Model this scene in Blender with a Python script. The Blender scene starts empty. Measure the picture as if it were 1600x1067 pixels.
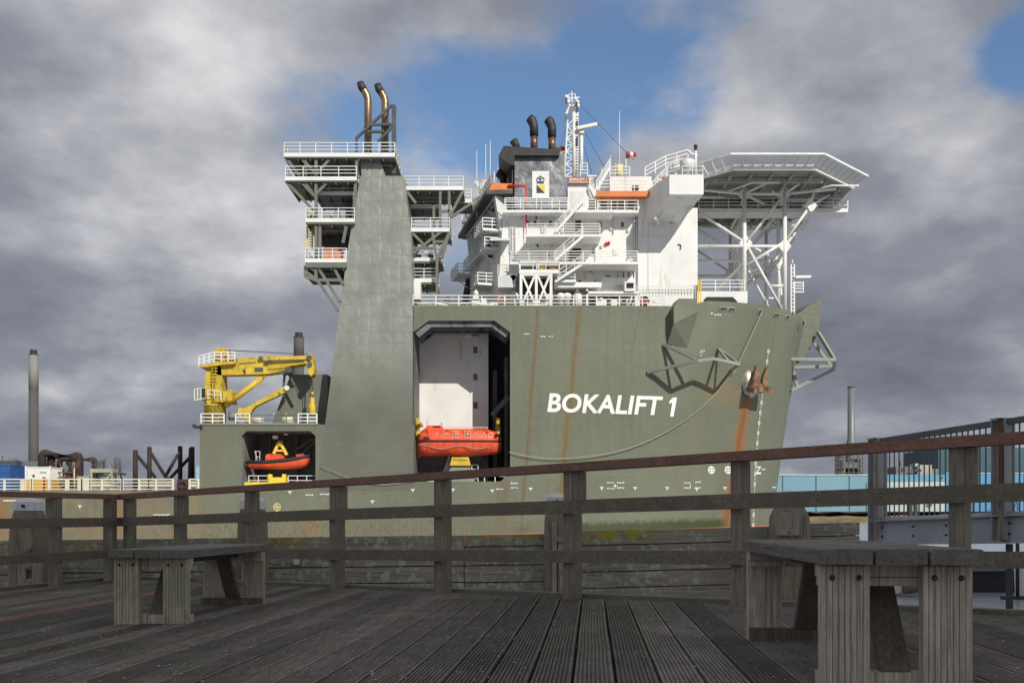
import bpy, math, random
from mathutils import Vector, Matrix, Quaternion
from mathutils.bvhtree import BVHTree
R = math.radians
random.seed(7)
SC = bpy.context.scene
COL = SC.collection

# ------------------------------------------------------------------ camera, sky, sun, exposure
EYE = 3.0            # metres above the water
FOC = 1600.0
HOR = 811.0
cd = bpy.data.cameras.new('camera'); cam = bpy.data.objects.new('camera', cd); COL.objects.link(cam)
cam.location = (0, 0, EYE); cam.rotation_euler = (R(90), 0, 0)
cd.sensor_width = 36; cd.lens = 36; cd.shift_y = (HOR - 533.5) / 1600
cd.clip_end = 20000; cd.clip_start = 0.05
SC.camera = cam
SC.render.resolution_x = 1600; SC.render.resolution_y = 1067
SC.view_settings.view_transform = 'Standard'; SC.view_settings.look = 'None'
SC.view_settings.exposure = 0.0; SC.view_settings.gamma = 1.0

SUN_DIR = Vector((1.8, -3.0, 2.3)).normalized()      # towards the sun
sel = math.asin(SUN_DIR.z); srot = math.atan2(SUN_DIR.x, SUN_DIR.y)

def px_dir(x, y):
    return Vector(((x - 800) / FOC, 1.0, (HOR - y) / FOC)).normalized()

w = bpy.data.worlds.new("World"); SC.world = w; w.use_nodes = True
nt = w.node_tree; N = nt.nodes; L = nt.links; N.clear()
def nd(t, **k):
    n = N.new(t)
    for a, b in k.items():
        if a == 'op': n.operation = b
        else: setattr(n, a, b)
    return n
def wm(op, a, b=None, c=None, clamp=False):
    n = N.new('ShaderNodeMath'); n.operation = op; n.use_clamp = clamp
    for i, v in enumerate((a, b, c)):
        if v is None: continue
        if isinstance(v, (int, float)): n.inputs[i].default_value = v
        else: L.new(v, n.inputs[i])
    return n.outputs[0]
def build_world():
    out = N.new('ShaderNodeOutputWorld'); bg = N.new('ShaderNodeBackground'); L.new(bg.outputs[0], out.inputs[0])
    sky = N.new('ShaderNodeTexSky'); sky.sky_type = 'NISHITA'; sky.sun_disc = False
    sky.sun_elevation = sel; sky.sun_rotation = srot; sky.air_density = 1.1; sky.dust_density = 0.3; sky.ozone_density = 4.5
    tc = N.new('ShaderNodeTexCoord'); sp = N.new('ShaderNodeSeparateXYZ'); L.new(tc.outputs['Generated'], sp.inputs[0])
    z = wm('MAXIMUM', sp.outputs[2], 0.0)
    den = wm('ADD', z, 0.34)
    cx = wm('DIVIDE', sp.outputs[0], den); cy = wm('DIVIDE', sp.outputs[1], den)
    cb = N.new('ShaderNodeCombineXYZ'); L.new(cx, cb.inputs[0]); L.new(cy, cb.inputs[1]); L.new(wm('MULTIPLY', z, 0.6), cb.inputs[2])
    def noise(sc, det, rough, off=(0, 0, 0), dist=0.0):
        mp = N.new('ShaderNodeMapping'); mp.inputs['Location'].default_value = off
        L.new(cb.outputs[0], mp.inputs[0])
        n = N.new('ShaderNodeTexNoise'); n.inputs['Scale'].default_value = sc; n.inputs['Detail'].default_value = det
        n.inputs['Roughness'].default_value = rough; n.inputs['Distortion'].default_value = dist
        L.new(mp.outputs[0], n.inputs['Vector']); return n.outputs['Fac']
    def lobe(x, y, k, amp):
        d = px_dir(x, y)
        v = N.new('ShaderNodeVectorMath'); v.operation = 'DOT_PRODUCT'; L.new(tc.outputs['Generated'], v.inputs[0]); v.inputs[1].default_value = d
        return wm('MULTIPLY', wm('POWER', wm('MAXIMUM', v.outputs['Value'], 0.0), k), amp)
    def total(v, lobes):
        for l in lobes: v = wm('ADD', v, lobe(*l))
        return v
    n1 = noise(2.0, 9, 0.52, (3.1, 1.7, 0), 0.15); n2 = noise(6.5, 7, 0.6, (9.2, 4.1, 0))
    dens = wm('ADD', wm('MULTIPLY', n1, 0.72), wm('MULTIPLY', n2, 0.28))
    dens = total(dens, [(670, 160, 160, -.23), (400, 170, 160, -.17), (790, 180, 200, -.14), (950, 120, 260, -.08), (520, 225, 260, -.08), (1600, 85, 1200, -.24), (800, 95, 200, -.07), (165, 325, 900, -.12), (1030, 110, 300, -.08),
                        (120, 100, 60, .13), (100, 365, 250, -.06), (1250, 250, 30, .13), (200, 480, 50, .16), (690, 290, 600, .12), (1250, 20, 60, .08), (560, 20, 120, .16), (760, 15, 300, .12), (900, 20, 300, .08)])
    mr = N.new('ShaderNodeMapRange'); mr.interpolation_type = 'SMOOTHSTEP'; L.new(dens, mr.inputs[0])
    mr.inputs[1].default_value = 0.36; mr.inputs[2].default_value = 0.52
    # brightness of the clouds: noise with lighter and darker patches set by direction
    n3 = noise(2.7, 7, 0.50, (1.3, 7.7, 0.4), 0.1); n4 = noise(9.0, 6, 0.6, (5, 2, 1))
    br = wm('ADD', wm('MULTIPLY', n3, 0.86), wm('MULTIPLY', n4, 0.20)); br = wm('ADD', br, 0.004)
    br = total(br, [(1545, 230, 200, .15), (1380, 190, 400, .05), (700, 270, 300, .12), (170, 200, 90, .05), (260, 320, 300, .05), (900, 40, 60, .03), (150, 470, 250, .07), (1200, 660, 150, -.07), (100, 150, 150, .085),
                    (1400, 480, 60, -.09), (1200, 420, 150, -.03), (90, 370, 300, -.10), (200, 590, 150, -.05), (380, 440, 300, .06), (120, 30, 80, -.02), (1560, 520, 100, -.04)])
    vs = N.new('ShaderNodeVectorMath'); vs.operation = 'DOT_PRODUCT'; L.new(tc.outputs['Generated'], vs.inputs[0]); vs.inputs[1].default_value = SUN_DIR
    br = wm('ADD', br, wm('MULTIPLY', wm('POWER', wm('MAXIMUM', vs.outputs['Value'], 0.0), 3), 0.02))
    lowm = N.new('ShaderNodeMapRange'); L.new(sp.outputs[2], lowm.inputs[0]); lowm.inputs[1].default_value = .24; lowm.inputs[2].default_value = .10; lowm.inputs[3].default_value = 0; lowm.inputs[4].default_value = .25
    dens = wm('ADD', dens, lowm.outputs[0]); dens = wm('ADD', dens, wm('MULTIPLY', wm('MAXIMUM', vs.outputs['Value'], 0.0), .25)); L.new(dens, mr.inputs[0])  # extra cover added towards the sun, out of view, to whiten the ambient light
    cr = N.new('ShaderNodeValToRGB'); L.new(br, cr.inputs[0]); e = cr.color_ramp.elements
    e[0].position = 0.32; e[0].color = (.160, .174, .212, 1)
    e[1].position = 0.74; e[1].color = (.72, .72, .73, 1)
    q = e.new(0.50); q.color = (.265, .28, .325, 1)
    q = e.new(0.60); q.color = (.415, .425, .465, 1)
    sk = N.new('ShaderNodeVectorMath'); sk.operation = 'SCALE'; L.new(sky.outputs[0], sk.inputs[0]); sk.inputs['Scale'].default_value = 0.115
    mx = N.new('ShaderNodeMix'); mx.data_type = 'RGBA'; L.new(mr.outputs[0], mx.inputs[0]); L.new(sk.outputs[0], mx.inputs[6]); L.new(cr.outputs[0], mx.inputs[7])
    L.new(mx.outputs[2], bg.inputs[0]); bg.inputs[1].default_value = 1.0
build_world()

sd = bpy.data.lights.new('sun', 'SUN'); sd.energy = 4.0; sd.angle = R(0.53); sd.color = (1.0, .95, .87)
so = bpy.data.objects.new('sun', sd); COL.objects.link(so)
so.rotation_euler = (-SUN_DIR).to_track_quat('-Z', 'Y').to_euler()

# ------------------------------------------------------------------ helpers
def P(x, y, Z=110.0):
    """place on the vertical plane at distance Z that the photo shows at pixel x, y"""
    return Vector(((x - 800) * Z / FOC, Z, EYE + (HOR - y) * Z / FOC))
K = 110 / FOC

class MB:
    def __init__(s): s.V = []; s.F = []; s.S = []
    def face(s, pts, smooth=False):
        i = len(s.V); s.V += [Vector(p) for p in pts]; s.F.append(tuple(range(i, i + len(pts)))); s.S.append(smooth); return s
    def mesh(s, V, F, smooth=False):
        i = len(s.V); s.V += [Vector(p) for p in V]
        for f in F: s.F.append(tuple(a + i for a in f)); s.S.append(smooth)
        return s
    def box(s, a, b):
        x0, x1 = sorted((a[0], b[0])); y0, y1 = sorted((a[1], b[1])); z0, z1 = sorted((a[2], b[2]))
        V = [(x0,y0,z0),(x1,y0,z0),(x1,y1,z0),(x0,y1,z0),(x0,y0,z1),(x1,y0,z1),(x1,y1,z1),(x0,y1,z1)]
        return s.mesh(V, [(0,3,2,1),(4,5,6,7),(0,1,5,4),(1,2,6,5),(2,3,7,6),(3,0,4,7)])
    def pbox(s, x0, y0, x1, y1, Za, Zb=None, t=None):
        """box whose front face fills pixels x0..x1, y0..y1 at distance Za, running back to Zb"""
        if Zb is None: Zb = Za + t
        a = P(x0, y0, Za); b = P(x1, y1, Za); return s.box((a.x, Za, a.z), (b.x, Zb, b.z))
    def hexa(s, b, t):
        return s.mesh(list(b) + list(t), [(0,3,2,1),(4,5,6,7),(0,1,5,4),(1,2,6,5),(2,3,7,6),(3,0,4,7)])
    def prism(s, pts, Za, Zb):
        """outline in pixels at distance Za, extruded straight back to Zb"""
        A = [P(x, y, Za) for x, y in pts]; n = len(A)
        return s.ext(A, Vector((0, Zb - Za, 0)))
    def ext(s, A, v):
        A = [Vector(a) for a in A]; n = len(A); V = A + [a + Vector(v) for a in A]
        nn = Vector((0,0,0))
        for i in range(n): nn += A[i].cross(A[(i+1) % n])
        f0 = tuple(range(n)); f1 = tuple(range(2*n-1, n-1, -1))
        F = [f0, f1] if nn.dot(Vector(v)) < 0 else [f0[::-1], f1[::-1]]
        for i in range(n):
            j = (i+1) % n; q = (i, i+n, j+n, j); F.append(q if nn.dot(Vector(v)) < 0 else q[::-1])
        return s.mesh(V, F)
    def beam(s, a, b, w, h=None, up=(0, 0, 1)):
        a = Vector(a); b = Vector(b); h = h or w; d = (b - a)
        MB.nb = (getattr(MB, 'nb', 0) + 7) % 13; q = 1 + .006*(MB.nb - 6); w *= q; h *= q      # no two members share a face plane
        if d.length < 1e-6: return s
        d.normalize(); u = Vector(up)
        if abs(d.dot(u)) > .99: u = Vector((0, 1, 0))
        r = d.cross(u).normalized(); u = r.cross(d)
        c = [(-w/2, -h/2), (w/2, -h/2), (w/2, h/2), (-w/2, h/2)]
        V = [a + r*x + u*y for x, y in c] + [b + r*x + u*y for x, y in c]
        return s.mesh(V, [(0,1,2,3),(7,6,5,4),(0,4,5,1),(1,5,6,2),(2,6,7,3),(3,7,4,0)])
    def tube(s, pts, r, n=8, caps=True, smooth=True):
        pts = [Vector(p) for p in pts]; m = len(pts); rr = r if isinstance(r, (list, tuple)) else [r]*m
        V = []; F = []; ref = None
        for i, p in enumerate(pts):
            d = (pts[min(i+1, m-1)] - pts[max(i-1, 0)]).normalized()
            if ref is None: ref = Vector((0,0,1)) if abs(d.z) < .9 else Vector((1,0,0))
            u = d.cross(ref).normalized(); v = d.cross(u); ref = -v if False else ref
            for k in range(n):
                a = 2*math.pi*k/n; V.append(p + (u*math.cos(a) + v*math.sin(a))*rr[i])
        for i in range(m-1):
            for k in range(n):
                k2 = (k+1) % n; F.append((i*n+k, i*n+k2, (i+1)*n+k2, (i+1)*n+k))
        s.mesh(V, F, smooth)
        if caps:
            i0 = len(s.V) - len(V)
            s.F.append(tuple(i0 + k for k in range(n))[::-1]); s.S.append(False)
            s.F.append(tuple(i0 + (m-1)*n + k for k in range(n))); s.S.append(False)
        return s
    def lathe(s, c, prof, n=16, smooth=True):
        c = Vector(c); V = []; F = []
        for r, z in prof:
            for k in range(n):
                a = 2*math.pi*k/n; V.append(c + Vector((r*math.cos(a), r*math.sin(a), z)))
        for i in range(len(prof)-1):
            for k in range(n):
                k2 = (k+1) % n; F.append((i*n+k, i*n+k2, (i+1)*n+k2, (i+1)*n+k))
        F.append(tuple(range(n))[::-1]); F.append(tuple((len(prof)-1)*n + k for k in range(n)))
        s.mesh(V, F[:-2], smooth); i0 = len(s.V) - len(V)
        for f in F[-2:]: s.F.append(tuple(a + i0 for a in f)); s.S.append(False)
        return s
    def ball(s, c, rx, ry=None, rz=None, n=12, m=8):
        ry = ry or rx; rz = rz or rx; c = Vector(c); V = []; F = []
        for i in range(m+1):
            p = math.pi*i/m
            for k in range(n):
                a = 2*math.pi*k/n; V.append(c + Vector((rx*math.sin(p)*math.cos(a), ry*math.sin(p)*math.sin(a), -rz*math.cos(p))))
        for i in range(m):
            for k in range(n):
                k2 = (k+1) % n; F.append((i*n+k, i*n+k2, (i+1)*n+k2, (i+1)*n+k))
        return s.mesh(V, F, True)
    def rail(s, pts, h=1.1, bars=2, post=1.6, r=.03, top=None, close=False):
        """railing: pts is the foot line"""
        pts = [Vector(p) for p in pts]
        if close: pts.append(pts[0])
        for a, b in zip(pts, pts[1:]):
            for k in range(1, bars+2):
                f = k/(bars+1); rr = (top or r) if k == bars+1 else r
                s.beam(a + Vector((0,0,h*f)), b + Vector((0,0,h*f)), rr*2)
            n = max(1, round((b-a).length/post))
            for i in range(n+1):
                q = a.lerp(b, i/n); s.beam(q, q + Vector((0,0,h)), r*2.2)
        return s
    def stair(s, a, b, w=.9, dy=0, step=.25):
        """a bottom, b top (in the XZ plane), width w along Y"""
        a = Vector(a); b = Vector(b); W = Vector((0, w, 0))
        for o in (Vector((0,0,0)), W):
            s.beam(a+o, b+o, .08, .28)
            s.beam(a+o+Vector((0,0,1)), b+o+Vector((0,0,1)), .06); s.beam(a+o+Vector((0,0,.55)), b+o+Vector((0,0,.55)), .05)
            for f in (0, .33, .66, 1): q = a.lerp(b, f)+o; s.beam(q, q+Vector((0,0,1)), .06)
        n = max(3, int(abs(b.z-a.z)/step))
        for i in range(1, n):
            q = a.lerp(b, i/n); s.box((q.x-.13, q.y, q.z-.02), (q.x+.13, q.y+w, q.z+.02))
        return s

ORG = {}
def _link(o, parent):
    COL.objects.link(o)
    if parent is not None: o.parent = parent
def build(name, mb, mat, org, parent=None):
    me = bpy.data.meshes.new(name)
    me.from_pydata([tuple(v - org) for v in mb.V], [], mb.F)
    me.polygons.foreach_set('use_smooth', mb.S); me.materials.append(mat); me.update()
    o = bpy.data.objects.new(name, me); _link(o, parent); ORG[o.name] = org; return o
def props(o, label=None, cat=None, group=None, kind=None):
    if label: o['label'] = label
    if cat: o['category'] = cat
    if group: o['group'] = group
    if kind: o['kind'] = kind
    return o
def thing(name, label, cat, loc, group=None):
    o = bpy.data.objects.new(name, None); COL.objects.link(o); o.location = loc; o.empty_display_size = .2
    ORG[o.name] = Vector(loc); return props(o, label, cat, group)
def part(name, mb, mat, parent, label=None):
    o = build(name, mb, mat, ORG[parent.name], parent); 
    if label: o['label'] = label
    return o
def solo(name, mb, mat, label, cat, group=None, kind=None):
    c = Vector((0,0,0)); n = len(mb.V)
    for v in mb.V: c += v
    c /= n; c.z = min(v.z for v in mb.V)
    o = build(name, mb, mat, c); o.location = c; return props(o, label, cat, group, kind)
def struct(name, mb, mat):
    o = build(name, mb, mat, Vector((0,0,0))); o['kind'] = 'structure'; return o
def copy_tree(src, loc, label=None, parent=None):
    c = src.copy(); COL.objects.link(c); c.location = loc
    if label: c['label'] = label
    kids = [(k, c) for k in src.children]
    while kids:
        k, p = kids.pop(); d = k.copy(); COL.objects.link(d); d.parent = p; d.location = k.location
        kids += [(g, d) for g in k.children]
    return c

# ------------------------------------------------------------------ materials
class NT:
    def __init__(s, name):
        s.m = bpy.data.materials.new(name); s.m.use_nodes = True; s.t = s.m.node_tree; s.t.nodes.clear()
        s.out = s.n('ShaderNodeOutputMaterial'); s.b = s.n('ShaderNodeBsdfPrincipled'); s.l(s.b.outputs[0], s.out.inputs[0])
        s.tc = s.n('ShaderNodeTexCoord'); s.co = s.tc.outputs['Object']
    def n(s, t): return s.t.nodes.new(t)
    def l(s, a, b): s.t.links.new(a, b)
    def math(s, op, a, b=None, c=None, clamp=False):
        n = s.n('ShaderNodeMath'); n.operation = op; n.use_clamp = clamp
        for i, v in enumerate((a, b, c)):
            if v is None: continue
            if isinstance(v, (int, float)): n.inputs[i].default_value = v
            else: s.l(v, n.inputs[i])
        return n.outputs[0]
    def noise(s, sc, det=5, rough=.55, st=(1,1,1), off=(0,0,0), co=None, dist=0):
        mp = s.n('ShaderNodeMapping'); mp.inputs['Scale'].default_value = st; mp.inputs['Location'].default_value = off
        s.l(co or s.co, mp.inputs[0]); n = s.n('ShaderNodeTexNoise'); n.inputs['Scale'].default_value = sc
        n.inputs['Detail'].default_value = det; n.inputs['Roughness'].default_value = rough; n.inputs['Distortion'].default_value = dist
        s.l(mp.outputs[0], n.inputs['Vector']); return n.outputs['Fac']
    def voro(s, sc, st=(1,1,1), feat='F1', out='Distance', rnd=1.0, off=(0,0,0)):
        mp = s.n('ShaderNodeMapping'); mp.inputs['Scale'].default_value = st; mp.inputs['Location'].default_value = off
        s.l(s.co, mp.inputs[0]); n = s.n('ShaderNodeTexVoronoi'); n.feature = feat; n.inputs['Scale'].default_value = sc
        n.inputs['Randomness'].default_value = rnd; s.l(mp.outputs[0], n.inputs['Vector']); return n.outputs[out]
    def rng(s, v, a, b, c=0., d=1., smooth=True):
        n = s.n('ShaderNodeMapRange'); n.interpolation_type = 'SMOOTHSTEP' if smooth else 'LINEAR'
        s.l(v, n.inputs[0])
        for i, q in enumerate((a, b, c, d)): n.inputs[i+1].default_value = q
        return n.outputs[0]
    def mix(s, f, a, b):
        n = s.n('ShaderNodeMix'); n.data_type = 'RGBA'
        if isinstance(f, (int, float)): n.inputs[0].default_value = f
        else: s.l(f, n.inputs[0])
        for i, v in ((6, a), (7, b)):
            if isinstance(v, tuple): n.inputs[i].default_value = (*v[:3], 1)
            else: s.l(v, n.inputs[i])
        return n.outputs[2]
    def sep(s):
        n = s.n('ShaderNodeSeparateXYZ'); s.l(s.co, n.inputs[0]); return n.outputs
    def bump(s, h, strength=.3, dist=.05):
        n = s.n('ShaderNodeBump'); n.inputs['Strength'].default_value = strength; n.inputs['Distance'].default_value = dist
        s.l(h, n.inputs['Height']); s.l(n.outputs[0], s.b.inputs['Normal'])
    def fin(s, col, rough=.6, metal=0., spec=.5):
        if isinstance(col, tuple): s.b.inputs['Base Color'].default_value = (*col[:3], 1)
        else: s.l(col, s.b.inputs['Base Color'])
        if isinstance(rough, (int, float)): s.b.inputs['Roughness'].default_value = rough
        else: s.l(rough, s.b.inputs['Roughness'])
        s.b.inputs['Metallic'].default_value = metal; s.b.inputs['Specular IOR Level'].default_value = spec
        return s.m
def sc3(c, f): return tuple(x*f for x in c)
def mk(name, col, rough=.6, var=.18, sc=1.0, st=(1,1,1), bump=0, bsc=8, metal=0., stain=None, spec=.5, det=6):
    """paint / metal / stone with uneven tone and optional stains ((colour, scale, low, high, stretch), ...)"""
    t = NT(name); n1 = t.noise(sc, det, .6, st)
    c = t.mix(t.rng(n1, .3, .7), sc3(col, 1-var), sc3(col, 1+var))
    for i, q in enumerate(stain or ()):
        scol, ssc, lo, hi = q[:4]; sst = q[4] if len(q) > 4 else (1, 1, .35)
        c = t.mix(t.rng(t.noise(ssc, 7, .65, sst, (i*7.3+2, 3.1*i, 1)), lo, hi), c, scol)
    if bump: t.bump(t.noise(bsc, 5, .6, st, (4, 4, 4)), bump, .03)
    return t.fin(c, rough, metal, spec)
def wood(name, col, axis, rough=.85, dark=.45, sc=1.0, moss=None, bump=.5, pale=None, specks=0):
    """weathered timber: fine fibres, wider growth bands, blotches, cracks, optional moss and lichen specks"""
    t = NT(name)
    def st(a, b): v = [a, a, a]; v[axis] = b; return tuple(v)
    fib = t.noise(1.0, 5, .7, st(95, 5), dist=.2); band = t.noise(1.0, 6, .6, st(20, 1.3), (5, 1, 2), dist=.6); b = t.noise(1.6, 6, .65, (1,1,1), (3, 3, 3)); b2 = t.noise(9, 5, .7, st(1, .4), (7,1,4))
    c = t.mix(t.rng(fib, .30, .68), sc3(col, .62), sc3(col, 1.32))
    c = t.mix(t.math('MULTIPLY', t.rng(band, .38, .66), .38), c, sc3(col, dark))
    c = t.mix(t.math('MULTIPLY', t.rng(b, .42, .68), .5), c, sc3(col, .60))
    c = t.mix(t.math('MULTIPLY', t.rng(b2, .50, .70), .35), c, sc3(col, 1.5))
    crack = t.rng(t.noise(1.0, 3, .5, st(55, 1.1), (9,9,2), dist=.4), .66, .70)
    c = t.mix(t.math('MULTIPLY', crack, .5), c, sc3(col, .25))
    if pale: c = t.mix(t.math('MULTIPLY', t.rng(t.noise(2.2, 6, .6, (1,1,1), (8, 2, 0)), .5, .68), .6), c, pale)
    if moss: c = t.mix(t.math('MULTIPLY', t.rng(t.noise(moss[1], 8, .75, (1,1,1), (0, 9, 0)), moss[2], moss[2]+.14), moss[3]), c, moss[0])
    if specks:
        v = t.voro(42, (1,1,1)); m = t.math('MULTIPLY', t.rng(v, .16, .09), t.rng(t.noise(3.1, 4, .7, (1,1,1), (2,2,8)), .52, .62)); c = t.mix(t.math('MULTIPLY', m, specks), c, (.55, .54, .45))
    h = t.math('ADD', t.math('ADD', t.math('MULTIPLY', fib, .5), t.math('MULTIPLY', band, .6)), t.math('MULTIPLY', crack, -.6))
    t.bump(h, bump, .010)
    return t.fin(c, rough, 0, .3)
def smooth(pts, n=6):
    pts = [Vector(p) for p in pts]; out = []; P_ = [pts[0]] + pts + [pts[-1]]
    for i in range(1, len(P_)-2):
        a, b, c, d = P_[i-1:i+3]
        for k in range(n):
            t = k/n; out.append(.5*((2*b) + (c-a)*t + (2*a-5*b+4*c-d)*t*t + (3*b-a-3*c+d)*t**3))
    return out + [pts[-1]]
RUSTC = (.20, .075, .025)
M = {}
M['white'] = mk('white_paint', (.75, .75, .72), .5, .06, .3, stain=[((.50, .45, .36), 1.1, .57, .74, (1, 1, .14)), ((.42,.30,.18), 2.3, .66, .76, (1,1,.2))])
M['white_grey'] = mk('light_grey_paint', (.62, .63, .62), .55, .08, .5)
M['rail_white'] = mk('railing_paint', (.74, .75, .73), .5, .06, .5)
M['cream'] = mk('cream_paint', (.62, .60, .47), .6, .12, .6, stain=[(RUSTC, 1.4, .62, .72)])
M['steel_dark'] = mk('dark_grey_steel_paint', (.075, .08, .075), .6, .2, .8)
M['olive'] = mk('grey_green_steel_paint', (.15, .16, .128), .55, .12, .6)
M['olive_light'] = mk('pale_grey_green_paint', (.25, .27, .22), .5, .1, .6)
M['black'] = mk('black_paint', (.022, .022, .024), .5, .3, 1.0)
M['soot'] = mk('sooty_steel', (.03, .028, .028), .6, .4, 1.5)
M['copper'] = mk('heat_tinted_brown_steel', (.20, .115, .075), .42, .35, 1.2, (1, 1, 2.5), metal=.55, stain=[((.05, .04, .04), 1.4, .5, .65)])
M['bronze'] = mk('golden_brown_steel', (.27, .20, .12), .38, .35, .9, (1, 1, 1.5), metal=.7, stain=[((.07, .05, .035), 1.0, .55, .7)])
M['orange'] = mk('orange_paint', (.64, .19, .05), .5, .08, .6)
M['boat_orange'] = mk('faded_orange_red_gelcoat', (.74, .095, .035), .5, .14, 1.6, stain=[((.50, .07, .035), 2.2, .50, .70), ((.68,.20,.12), 1.2, .60, .75)])
M['yellow'] = mk('yellow_crane_paint', (.56, .40, .035), .55, .2, .9, stain=[((.16, .11, .04), 1.8, .55, .70), ((.07,.06,.04), 3.5, .62, .70)])
M['yellow_plain'] = mk('yellow_marking_paint', (.75, .55, .06), .5, .1, 1)
M['red'] = mk('red_paint', (.50, .025, .03), .45, .1, 1)
M['glass'] = mk('dark_window_glass', (.02, .025, .03), .08, .2, .5, spec=.9)
M['shadow_gap'] = mk('opening_shade', (.035, .036, .036), .8, .3, .8)  # near-black colour stands for the shade inside openings and gaps
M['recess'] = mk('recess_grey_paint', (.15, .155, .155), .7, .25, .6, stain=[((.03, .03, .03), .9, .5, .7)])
M['blue_dark'] = mk('navy_marking', (.03, .035, .10), .5, .05, 1)
M['lettering'] = mk('white_lettering_paint', (.80, .80, .77), .5, .06, .4)
M['rust'] = mk('rusted_steel', (.13, .055, .03), .85, .4, .9, bump=.4)
M['rust_pile'] = mk('dark_rusted_tube', (.036, .022, .019), .8, .35, .5, bump=.3)
M['anchor'] = mk('rusted_anchor_steel', (.20, .115, .065), .8, .45, 1.3, bump=.25, bsc=5, stain=[((.06, .03, .02), 1.6, .5, .62, (1,1,1))])
M['rubber'] = mk('black_rubber', (.025, .025, .026), .7, .3, 3)
M['rope'] = mk('pale_rope', (.34, .34, .28), .9, .1, 5)
M['bolt'] = mk('weathered_bolt_steel', (.055, .055, .055), .65, .3, 20, metal=.3)
M['lifering'] = mk('faded_orange_plastic', (.85, .25, .12), .5, .1, 3)
# ------------------------------------------------------------------ the ship: hull
SIDE = 110.0; BEAM = 43.0; MIDZ = SIDE + BEAM/2
ship = thing('heavy_lift_ship', 'huge grey green heavy lift ship with white deckhouse and helideck, moored behind the timber wall', 'ship', (0, SIDE, 0))

def sil_px(z):                      # right-hand outline of the bow as a function of height
    y = HOR - (z - EYE)*FOC/118
    t = (y - 492)/(822 - 492); t = max(-.15, min(1.1, t))
    return 1257 - 50*t - 4*math.sin(math.pi*max(0, min(1, t)))
JX = P(860, 0).x
def bow_level(z, n=30):
    t = max(0, min(1, (z - 1)/25)); X0 = JX + 1.5 + 9.5*t; ex = 2.0 + .55*t
    def curve(Xs):
        pts = []
        for i in range(n+1):
            a = math.pi*i/n            # starboard shoulder .. stem .. port shoulder
            sx = abs(math.sin(a))**(2/ex); cz = math.copysign(abs(math.cos(a))**(2/ex), math.cos(a))
            pts.append(Vector((X0 + (Xs-X0)*sx, MIDZ - BEAM/2*cz, z)))
        return pts
    tgt = (sil_px(z) - 800)/FOC; lo, hi = X0, 60
    for _ in range(30):
        mid = (lo+hi)/2
        if max(p.x/p.y for p in curve(mid)) > tgt: hi = mid
        else: lo = mid
    c = curve(mid)
    return [Vector((JX, SIDE, z)), Vector(((JX+X0)/2, SIDE, z))] + c + [Vector((JX, SIDE+BEAM, z))]
ZT = P(0, 478).z; ZA = P(0, 766).z; ZC = P(0, 663).z
levels = [-1.5, 0, 1.2, 2.5, 4, 6, 8, 10, 12, 14, 16, 18, 20, 22, 24, ZT]
hb = MB()
rows = [bow_level(z) for z in levels]; nb = len(rows[0])
V = [p for r in rows for p in r]
F = [(i*nb+k, i*nb+k+1, (i+1)*nb+k+1, (i+1)*nb+k) for i in range(len(rows)-1) for k in range(nb-1)]
hb.mesh(V, F, True)
XW = -150.0
xj = JX
def hq(x0, y0, x1, y1):             # rectangle of the side plating, pixels at the side plane
    hb.face([P(x0, y1), P(x1, y1), P(x1, y0), P(x0, y0)])
xl = 800 + XW/K; xjp = 860
hq(xl, 766, xjp, 811 + (EYE+1.5)/K)
hq(312, 663, 377, 766); hq(377, 663, 493, 673); hq(377, 757, 493, 766); hq(493, 663, 497, 766)
hq(497, 663, 646, 766)
hq(646, 752, 797, 766); hq(797, 478, xjp, 766); hq(646, 478, 797, 501)
for pts in ([(646,501),(670,501),(646,519)], [(773,501),(797,501),(797,519)],
            [(646,740),(662,752),(646,752)], [(797,738),(797,752),(782,752)],
            [(377,673),(386,673),(377,681)], [(484,673),(493,673),(493,681)]):
    hb.face([P(*p) for p in pts][::-1])
# decks, transoms and the far side
def wq(*p): hb.face(p)
x0, x1, x2 = XW, P(312,0).x, P(497,0).x; xf = P(645,0).x; yb = SIDE+BEAM
wq((x0,SIDE,ZA),(x1,SIDE,ZA),(x1,yb,ZA),(x0,yb,ZA)); wq((x1,SIDE+20,ZA),(xf,SIDE+20,ZA),(xf,yb,ZA),(x1,yb,ZA))
wq((x1,SIDE,ZC),(xf,SIDE,ZC),(xf,SIDE+20,ZC),(x1,SIDE+20,ZC))
wq((x1,SIDE,ZA),(x1,SIDE+20,ZA),(x1,SIDE+20,ZC),(x1,SIDE,ZC)); wq((x1,SIDE+20,ZA),(xf,SIDE+20,ZA),(xf,SIDE+20,ZC),(x1,SIDE+20,ZC))
wq((x0,SIDE,-1.5),(x0,yb,-1.5),(x0,yb,ZA),(x0,SIDE,ZA)); wq((x0,yb,-1.5),(xj,yb,-1.5),(xj,yb,ZA),(x0,yb,ZA))
wq((xf,SIDE+8,ZA),(xf,yb,ZA),(xf,yb,ZT),(xf,SIDE+8,ZT)); wq((xf,yb,ZA),(xj,yb,ZA),(xj,yb,ZT),(xf,yb,ZT))
top = rows[-1]
hb.face([Vector((xf, SIDE, ZT-.02))] + [p - Vector((0,0,.02)) for p in top] + [Vector((xf, yb, ZT-.02))])
BV = BVHTree.FromPolygons([tuple(v) for v in hb.V], hb.F)
CAMP = Vector((0, 0, EYE))
def surf(x, y, off=.05):
    """the point of the plating the photo shows at x, y, lifted off it a little"""
    h, nrm, i, d = BV.ray_cast(CAMP, px_dir(x, y))
    if h is None: return P(x, y, 118), Vector((0, -1, 0))
    if nrm.y > 0: nrm = -nrm
    return h + nrm*off, nrm

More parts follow.
